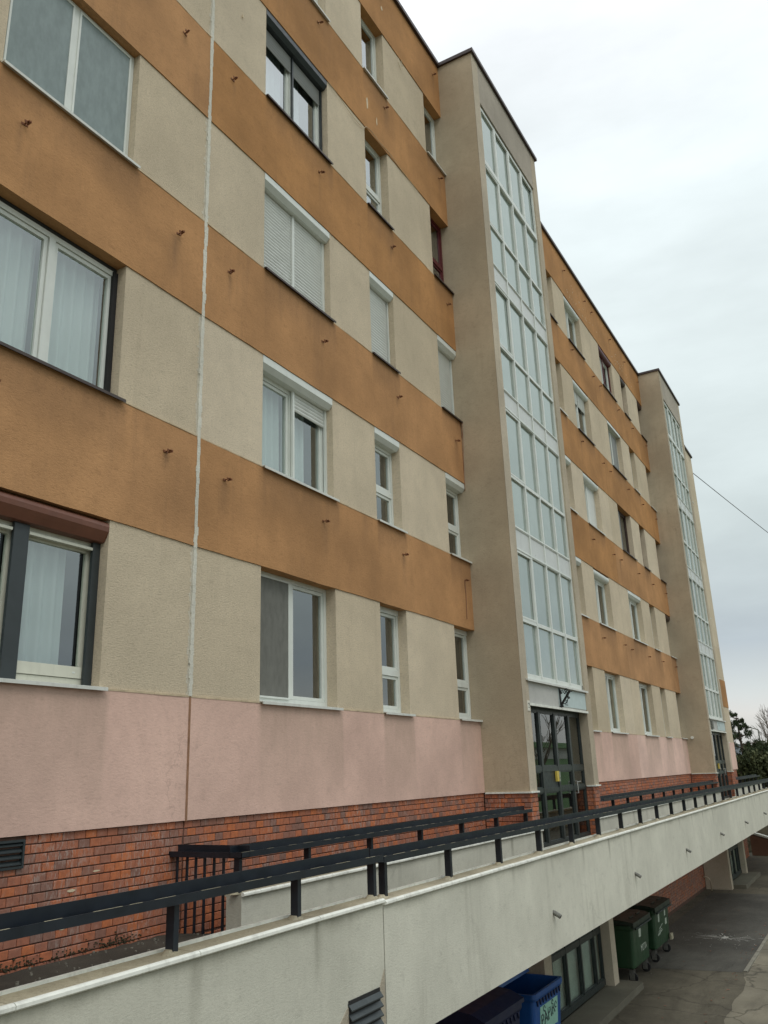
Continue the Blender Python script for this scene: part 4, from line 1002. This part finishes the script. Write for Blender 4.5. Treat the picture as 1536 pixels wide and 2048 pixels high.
def green_bin(x0, x1, yf, label, writing, zt=-3.80, twist=0, shift=(0, 0, 0)):
    o = empty('waste_container', ((x0+x1)/2, (yf-.1)/2, G), label, 'waste container', 'waste containers under the walkway')
    yb = -.12; zb = -4.56
    body = bin_body(x0, x1, yf, yb, zb, zt, M['green'], o)
    for i in range(4):
        px = x0+.18+i*(x1-x0-.36)/3; mb = MB(); mb.prism_z([(px-.012, yf+.03), (px+.012, yf+.03), (px+.008, yf-.008+.03), (px-.008, yf-.008+.03)], zb+.05, zt-.25)
    # lid: shallow domed slab with a downturned front grip
    mb = MB(); n = 8; prof = []
    for i in range(n+1):
        u = i/n; y = yf-.03+(yb+.04-yf)*u; prof.append((y, zt+.035+.07*math.sin(math.pi*min(1, u*1.15+.08))**.8))
    prof = prof + [(yb+.01, zt+.012), (yf+.0, zt+.012), (yf-.005, zt-.045), (yf-.035, zt-.045)]
    mb.prism_x(prof[::-1], x0-.025, x1+.025); lid = finish('lid', mb, M['greendark'], o, recalc=True)
    for i in (0, 1):
        px = x0+(x1-x0)*(.3+.4*i); mb = MB(); mb.box(px-.14, px+.14, yf+.10, yf+.125, zt+.10, zt+.118); finish('lid_rib', mb, M['greendark'], lid)
    mb = MB(); mb.tube([(x0+.03, yf-.055, zt-.055), (x1-.03, yf-.055, zt-.055)], .018, 8); mb.box(x0+.1, x0+.13, yf-.06, yf, zt-.065, zt-.045); mb.box(x1-.13, x1-.1, yf-.06, yf, zt-.065, zt-.045); finish('grip_bar', mb, M['greendark'], o)
    for sx in (x0+.12, x1-.12):
        mb = MB(); mb.tube([(sx+(-.17 if sx < (x0+x1)/2 else .17), (yf+yb)/2, zt-.12), (sx+(-.09 if sx < (x0+x1)/2 else .09), (yf+yb)/2, zt-.12)], .03, 10); finish('lifting_pin', mb, M['steel'], o)
    for (wx, wy) in ((x0+.16, yf+.12), (x1-.16, yf+.12), (x0+.16, yb-.12), (x1-.16, yb-.12)): wheel(wx, wy, o)
    yl = lambda z: yf+.012+(zt-.09-z)/(zt-.09-zb)*(.05-.012)-.003
    for (kind, u, z, w, h) in writing:
        x = x0+(x1-x0)*u; slope = Matrix.Rotation(-math.atan(.05), 4, 'X')
        if kind == 's':
            mb = MB(); n = 0; mb.v = [(x-w/2, yl(z-h/2)-.003, z-h/2), (x+w/2, yl(z-h/2)-.003, z-h/2), (x+w/2, yl(z+h/2)-.003, z+h/2), (x-w/2, yl(z+h/2)-.003, z+h/2)]
            mb.v += [(a_, b2+.004, c2) for a_, b2, c2 in mb.v]; mb.f = [(0, 1, 2, 3), (7, 6, 5, 4), (0, 4, 5, 1), (1, 5, 6, 2), (2, 6, 7, 3), (3, 7, 4, 0)]
            st_ = finish('sticker', mb, M['sticker'], o)
        elif kind == 'graffito':
            for q in range(5):
                mb = MB(); pts = [(x+rj(w/2), 0, z+rj(h/2)) for _ in range(3)]; mb.tube([(p[0], yl(p[2])-.001, p[2]) for p in pts], .006, 5); finish('paint_stroke', mb, M['sticker'], o)
        else: text_mesh('stencil_text', kind, h, M['sticker'], Matrix.Translation((x, yl(z)-.003, z)) @ FACE, o)
    return o
green_bin(11.62, 12.98, -1.06, 'nearer dark green wheeled waste container with white stencilled letters', [('s', .42, -4.00, .17, .15), ('M2TIA', .62, -4.30, .8, .17)])
g2 = green_bin(13.58, 15.02, -1.04, 'farther dark green wheeled waste container with several stickers beside the brick wall', [('s', .28, -3.99, .12, .17), ('s', .70, -3.97, .12, .12), ('s', .75, -4.15, .16, .12), ('graffito', .35, -4.25, .5, .2)])
mb = MB(); mb.box(14.80, 14.98, -1.07, -1.03, -4.56, -4.44); finish('reflector_plate', mb, M['coping'], g2)
def blue_bin(x0, x1, yf, label, open_, mat):
    o = empty('paper_container', ((x0+x1)/2, (yf-.1)/2, G), label, 'paper container', 'waste containers under the walkway')
    yb = -.10; zt = -3.78; zb = -4.56
    bin_body(x0, x1, yf, yb, zb, zt, M[mat], o, taper=.06)
    k = 9
    for i in range(k):      # moulded teeth under the rim
        px = x0+.14+i*(x1-x0-.28)/(k-1); mb = MB(); mb.prism_y([(px-.035, zt-.09), (px, zt-.17), (px+.035, zt-.09)], yf-.006, yf+.012); finish('rim_tooth', mb, M['bluedark'], o, recalc=True)
    if open_:
        mb = MB(); mb.prism_x([(-.62, zt+.03), (-.60, zt+.075), (-.10, zt+.17), (-.03, zt+.12), (-.06, zt+.04), (-.12, zt+.09), (-.58, zt+.02)], x0-.02, x1+.02); lid = finish('lid', mb, M[mat], o, recalc=True)
        for u in (.25, .72): mb = MB(); px = x0+(x1-x0)*u; mb.box(px-.08, px+.08, -.50, -.48, zt+.10, zt+.115); finish('lid_rib', mb, M['blue'], lid)
    else:
        mb = MB(); mb.prism_x([(yf-.03, zt+.0), (yf-.03, zt+.05), (yf+.15, zt+.13), (-.5, zt+.19), (-.1, zt+.12), (-.06, zt+.01)][::-1], x0-.02, x1+.02); finish('lid', mb, M[mat], o, recalc=True)
    for (wx, wy) in ((x0+.16, yf+.12), (x1-.16, yf+.12), (x0+.16, yb-.12), (x1-.16, yb-.12)): wheel(wx, wy, o)
    return o, zt, zb
bo, zt_, zb_ = blue_bin(5.86, 7.08, -1.14, 'bright blue open paper container with a pale green label', True, 'blue')
yl_ = lambda z: -1.14+.012+(zt_-.09-z)/(zt_-.09-zb_)*.048
lx0, lx1, lz0, lz1 = 6.12, 6.86, -4.50, -3.985
mb = MB(); mb.v = [(lx0, yl_(lz0)-.005, lz0), (lx1, yl_(lz0)-.005, lz0), (lx1, yl_(lz1)-.005, lz1), (lx0, yl_(lz1)-.005, lz1)]; mb.v += [(a_, b2+.004, c2) for a_, b2, c2 in mb.v]
mb.f = [(0, 1, 2, 3), (7, 6, 5, 4), (0, 4, 5, 1), (1, 5, 6, 2), (2, 6, 7, 3), (3, 7, 4, 0)]; lab = finish('label', mb, M['label'], bo)
text_mesh('label_text', 'PAPÍR', .235, M['ink'], Matrix.Translation((6.44, yl_(-4.14)-.009, -4.14)) @ FACE @ Matrix.Rotation(R(8), 4, 'Z'), bo)
for (cx_, cz_, r_) in ((6.28, -4.03, .035), (6.62, -4.02, .03), (6.76, -4.08, .04)):
    mb = MB(); mb.tube([(cx_+r_*math.cos(t), yl_(cz_)-.007, cz_+r_*math.sin(t)) for t in np.linspace(0, 5.2, 9)], .007, 5); finish('label_mark', mb, M['ink'], bo)
mb = MB(); mb.prism_y([(6.72, -4.45), (6.84, -4.45), (6.85, -4.31), (6.79, -4.29), (6.71, -4.33)], yl_(-4.4)-.010, yl_(-4.4)+.004); finish('label_mark', mb, M['blue'], bo, recalc=True)
bo2, _, _ = blue_bin(4.2, 5.5, -1.10, 'dark navy paper container mostly hidden behind the walkway wall', False, 'bluedark')
mb = MB(); mb.tube([(5.52, -1.05, -3.84), (5.56, -.9, -3.76), (5.56, -.35, -3.76), (5.52, -.2, -3.84)], .012, 6); finish('side_handle', mb, M['blue'], bo2)

# drain spout by the far tower
mb = MB(); mb.tube([(25.0, .0, -4.42), (25.0, -.12, -4.42), (25.0, -.2, -4.47), (25.0, -.23, -4.6), (25.0, -.23, G)], .022, 8)
tag(finish('drain_spout', mb, M['pipe'], None, smooth=True), 'small pale bent drain pipe at the foot of the far stair tower', 'pipe')

# ------------------------------------------------------------------ things beyond the building
mb = MB(); mb.prism_y([(36.7, G), (37.0, G), (37.0, -3.93), (36.7, -3.93)], -3.2, -.05); mb.v = [(x, y, z-(.30*(-y) if z > G+.1 else 0)) for x, y, z in mb.v]
rw = empty('retaining_wall', (36.9, -1.5, G), 'low brown sloping retaining wall past the far lower entrance', 'wall'); finish('wall_body', mb, M['brownwall'], rw)
mb = MB(); mb.prism_x([(-3.2, -3.89-.96), (-.05, -3.87-.015), (-.05, -3.80-.015), (-3.2, -3.82-.96)], 36.66, 37.06); finish('coping', mb, M['lip'], rw, recalc=True)
mb = MB(); mb.prism_x([(-6, -4.8), (-6, -4.6), (.4, -3.35), (.4, -4.8)], 38.2, 44); o = finish('ramp', mb, M['paleroad'], recalc=True); o['kind'] = 'structure'

def foliage(mb, c, rad, n, s, flat=1.0, rnd_lo=0., needle=False):
    for _ in range(n):
        d = Vector((random.gauss(0, 1), random.gauss(0, 1), random.gauss(0, 1)*flat)); d = d.normalized()*rad*random.random()**.45
        p = Vector(c)+Vector((d.x, d.y, d.z*flat)); q = Euler((random.random()*6.3, random.random()*6.3, random.random()*6.3)).to_matrix()
        a_ = q @ Vector((s*random.uniform(.6, 1.3), 0, 0)); b2 = q @ Vector((0, s*(.22 if needle else .6), 0))
        k = len(mb.v); mb.v += [tuple(p-a_), tuple(p+b2), tuple(p+a_), tuple(p-b2)]; mb.f.append((k, k+1, k+2, k+3)); mb.a.append(min(1, rnd_lo+random.random()))
def pine(x, y, z0, h, spread, label, dens=1.0, group='trees beyond the building'):
    T = empty('pine_tree', (x, y, z0), label, 'tree', group)
    mb = MB(); mb.tube([(x, y, z0), (x+.1, y, z0+h*.5), (x-.05, y+.1, z0+h*.95)], [.16, .11, .03], 8); tips = []
    nb = 30
    for i in range(nb):
        t = .25+.72*i/nb; zz = z0+h*t; a_ = i*2.4+random.random(); l = spread*(1.08-t*.78)*random.uniform(.5, 1.2)
        e_ = Vector((x+math.cos(a_)*l, y+math.sin(a_)*l, zz+l*random.uniform(.15, .6))); mb.tube([(x, y, zz), ((x+e_.x)/2, (y+e_.y)/2, zz+l*.05), tuple(e_)], [.045, .03, .012], 5)
        for q in (.5, .75, 1.0): tips.append((Vector((x, y, zz)).lerp(e_, q)+Vector((rj(.18), rj(.18), rj(.12))), .10+.15*random.random()))
    finish('trunk', mb, M['bark'], T)
    mb = MB()
    for p, r in tips: foliage(mb, p, r, int(60*dens), .10, 1, random.random()*.5, True)
    finish('crown', mb, M['pine'], T)
def shrub(x, y, z0, h, w, label, mat='shrub', cat='shrub', group='shrubs beyond the building', n=44):
    T = empty('shrub', (x, y, z0), label, cat, group); mb = MB(); mb2 = MB()
    for i in range(8):
        a_ = i*.8+random.random(); e_ = (x+math.cos(a_)*w*.4, y+math.sin(a_)*w*.4, z0+h*random.uniform(.5, .85)); mb.tube([(x, y, z0), ((x+e_[0])/2+rj(.1), (y+e_[1])/2, z0+h*.3), e_], [.05, .03, .01], 5)
    finish('stem', mb, M['bark'], T)
    for i in range(n):
        t = random.random(); a_ = random.random()*6.3; r = w*.5*math.sqrt(random.random())*(1.05-.5*t)
        foliage(mb2, (x+math.cos(a_)*r, y+math.sin(a_)*r, z0+h*(.12+.82*t)), .34+.25*random.random(), 120, .11, 1, random.random()*.4-.1)
    finish('crown', mb2, M[mat], T)
def bare_tree(x, y, z0, h, label, seed, group='trees beyond the building', spread=.5, depth=5, r0=.12):
    rr = random.Random(seed); T = empty('bare_tree', (x, y, z0), label, 'tree', group); mb = MB(); tw = MB()
    def grow(p, d, l, r, k):
        q = p + d*l; m_ = p + d*l*.5 + Vector((rr.uniform(-1, 1), rr.uniform(-1, 1), 0))*l*.06
        (mb if k > 2 else tw).tube([tuple(p), tuple(m_), tuple(q)], [r, r*.85, r*.7], 6 if k > 3 else 4)
        if k == 0: return
        for i in range(3 if k > 1 else 3):
            nd = (d + Vector((rr.uniform(-1, 1), rr.uniform(-1, 1), rr.uniform(-.3, .8)))*spread).normalized(); grow(q, nd, l*rr.uniform(.6, .85), r*.62, k-1)
    grow(Vector((x, y, z0)), Vector((0, 0, 1)), h*.3, r0, depth)
    finish('trunk', mb, M['bark'], T); finish('crown', tw, M['twig'], T)
pine(47.0, 1.0, G, 6.75, 1.55, 'dark pine tree with ragged clumps beside the far end of the building')
pine(49.5, .3, G, 5.0, 1.3, 'lower dark pine right of the taller ragged pine', .8)
for (x, y, h, w, l) in [(44.5, .9, 4.6, 2.6, 'dense dark shrub directly against the far corner of the building'), (45.5, -.3, 4.4, 2.6, 'dark green shrub just above the distant inner railing'),
                        (48, -1.2, 4.5, 3.0, 'dark shrub at the right edge behind the railing'), (50, .6, 5.0, 3.2, 'tall dark shrub under the pine trees'), (53, -1.6, 4.5, 3.2, 'broad olive shrub below the street lamp'), (52, -.3, 5.0, 3.2, 'dark evergreen shrub in the middle of the far thicket'),
                        (57, -2.2, 4.6, 3.4, 'distant olive shrub farthest right in the thicket')]:
    shrub(x, y, G, h, w, l)
for (x, y, h, l, s) in [(46, -1.6, 3.6, 'thin leafless bush with tangled brown twigs in front of the shrubs', 3), (43.5, .2, 3.0, 'low leafless bush close to the corner of the building', 9)]:
    bare_tree(x, y, G, h, l, s, 'leafless bushes in front of the shrubs', .9, 5, .05)
bare_tree(64, 1.3, G, 7.2, 'pale leafless tree behind the street lamp at the right edge', 21, spread=.6)
bare_tree(67, .5, G, 7.6, 'pale leafless tree partly cut by the right edge of the picture', 33, spread=.6)
# street lamp
SLm = empty('street_lamp', (58, 1.2, G), 'grey street lamp with one arm standing above the far thicket', 'street lamp')
mb = MB(); mb.tube([(58, 1.15, G), (58, 1.22, -.6), (58, 1.28, 1.22)], [.07, .05, .04], 8); finish('pole', mb, M['steel'], SLm)
mb = MB(); mb.tube([(58, 1.28, 1.2), (58, 1.5, 1.30), (58, 1.72, 1.37)], .035, 6); finish('arm', mb, M['steel'], SLm)
mb = MB(); mb.box(57.9, 58.1, 1.68, 2.0, 1.34, 1.44); finish('lamp_head', mb, M['steel'], SLm)
# overhead cable from the far end of the building
mb = MB(); p0 = Vector((36.5, .0, 13.25)); 
def ray(u, v): return F_ + R_*((u-768)/FPX) - U_*((v-1024)/FPX)
p1 = CAM + ray(1700, 1186)*62
mb.tube([tuple(p0.lerp(p1, i/12)-Vector((0, 0, .5*math.sin(math.pi*i/12)*.35))) for i in range(13)], .018, 5)
tag(finish('overhead_cable', mb, M['cable']), 'thin dark cable running down across the sky from the far end of the block', 'cable')

# things across the street, mirrored in the door glass
HL = empty('hall_building', (70, -19, G), 'long low green hall across the street, seen mirrored in the entrance glass', 'building')
mb = MB(); mb.box(30, 120, -24, -16, G, -.2); finish('wall', mb, M['greenhall'], HL)
mb = MB(); mb.box(30, 120, -15.99, -15.95, .0-.2, .55); finish('window_strip', mb, M['whitestrip'], HL)
mb = MB(); mb.box(29.5, 120.5, -24.5, -15.6, .55, .9); mb.box(30, 120, -24, -16, -.2, .55); finish('roof', mb, M['greenhall'], HL)
for (x, y, s, l_) in ((24, -13, 5, 'bare street tree nearest the door, mirrored in the entrance glass'), (34, -12.5, 8, 'middle bare street tree mirrored in the entrance glass'), (43, -13, 12, 'farthest bare street tree mirrored in the entrance glass')):
    bare_tree(x, y, G, 7.5, l_, s, 'bare trees across the street', .55, 4)
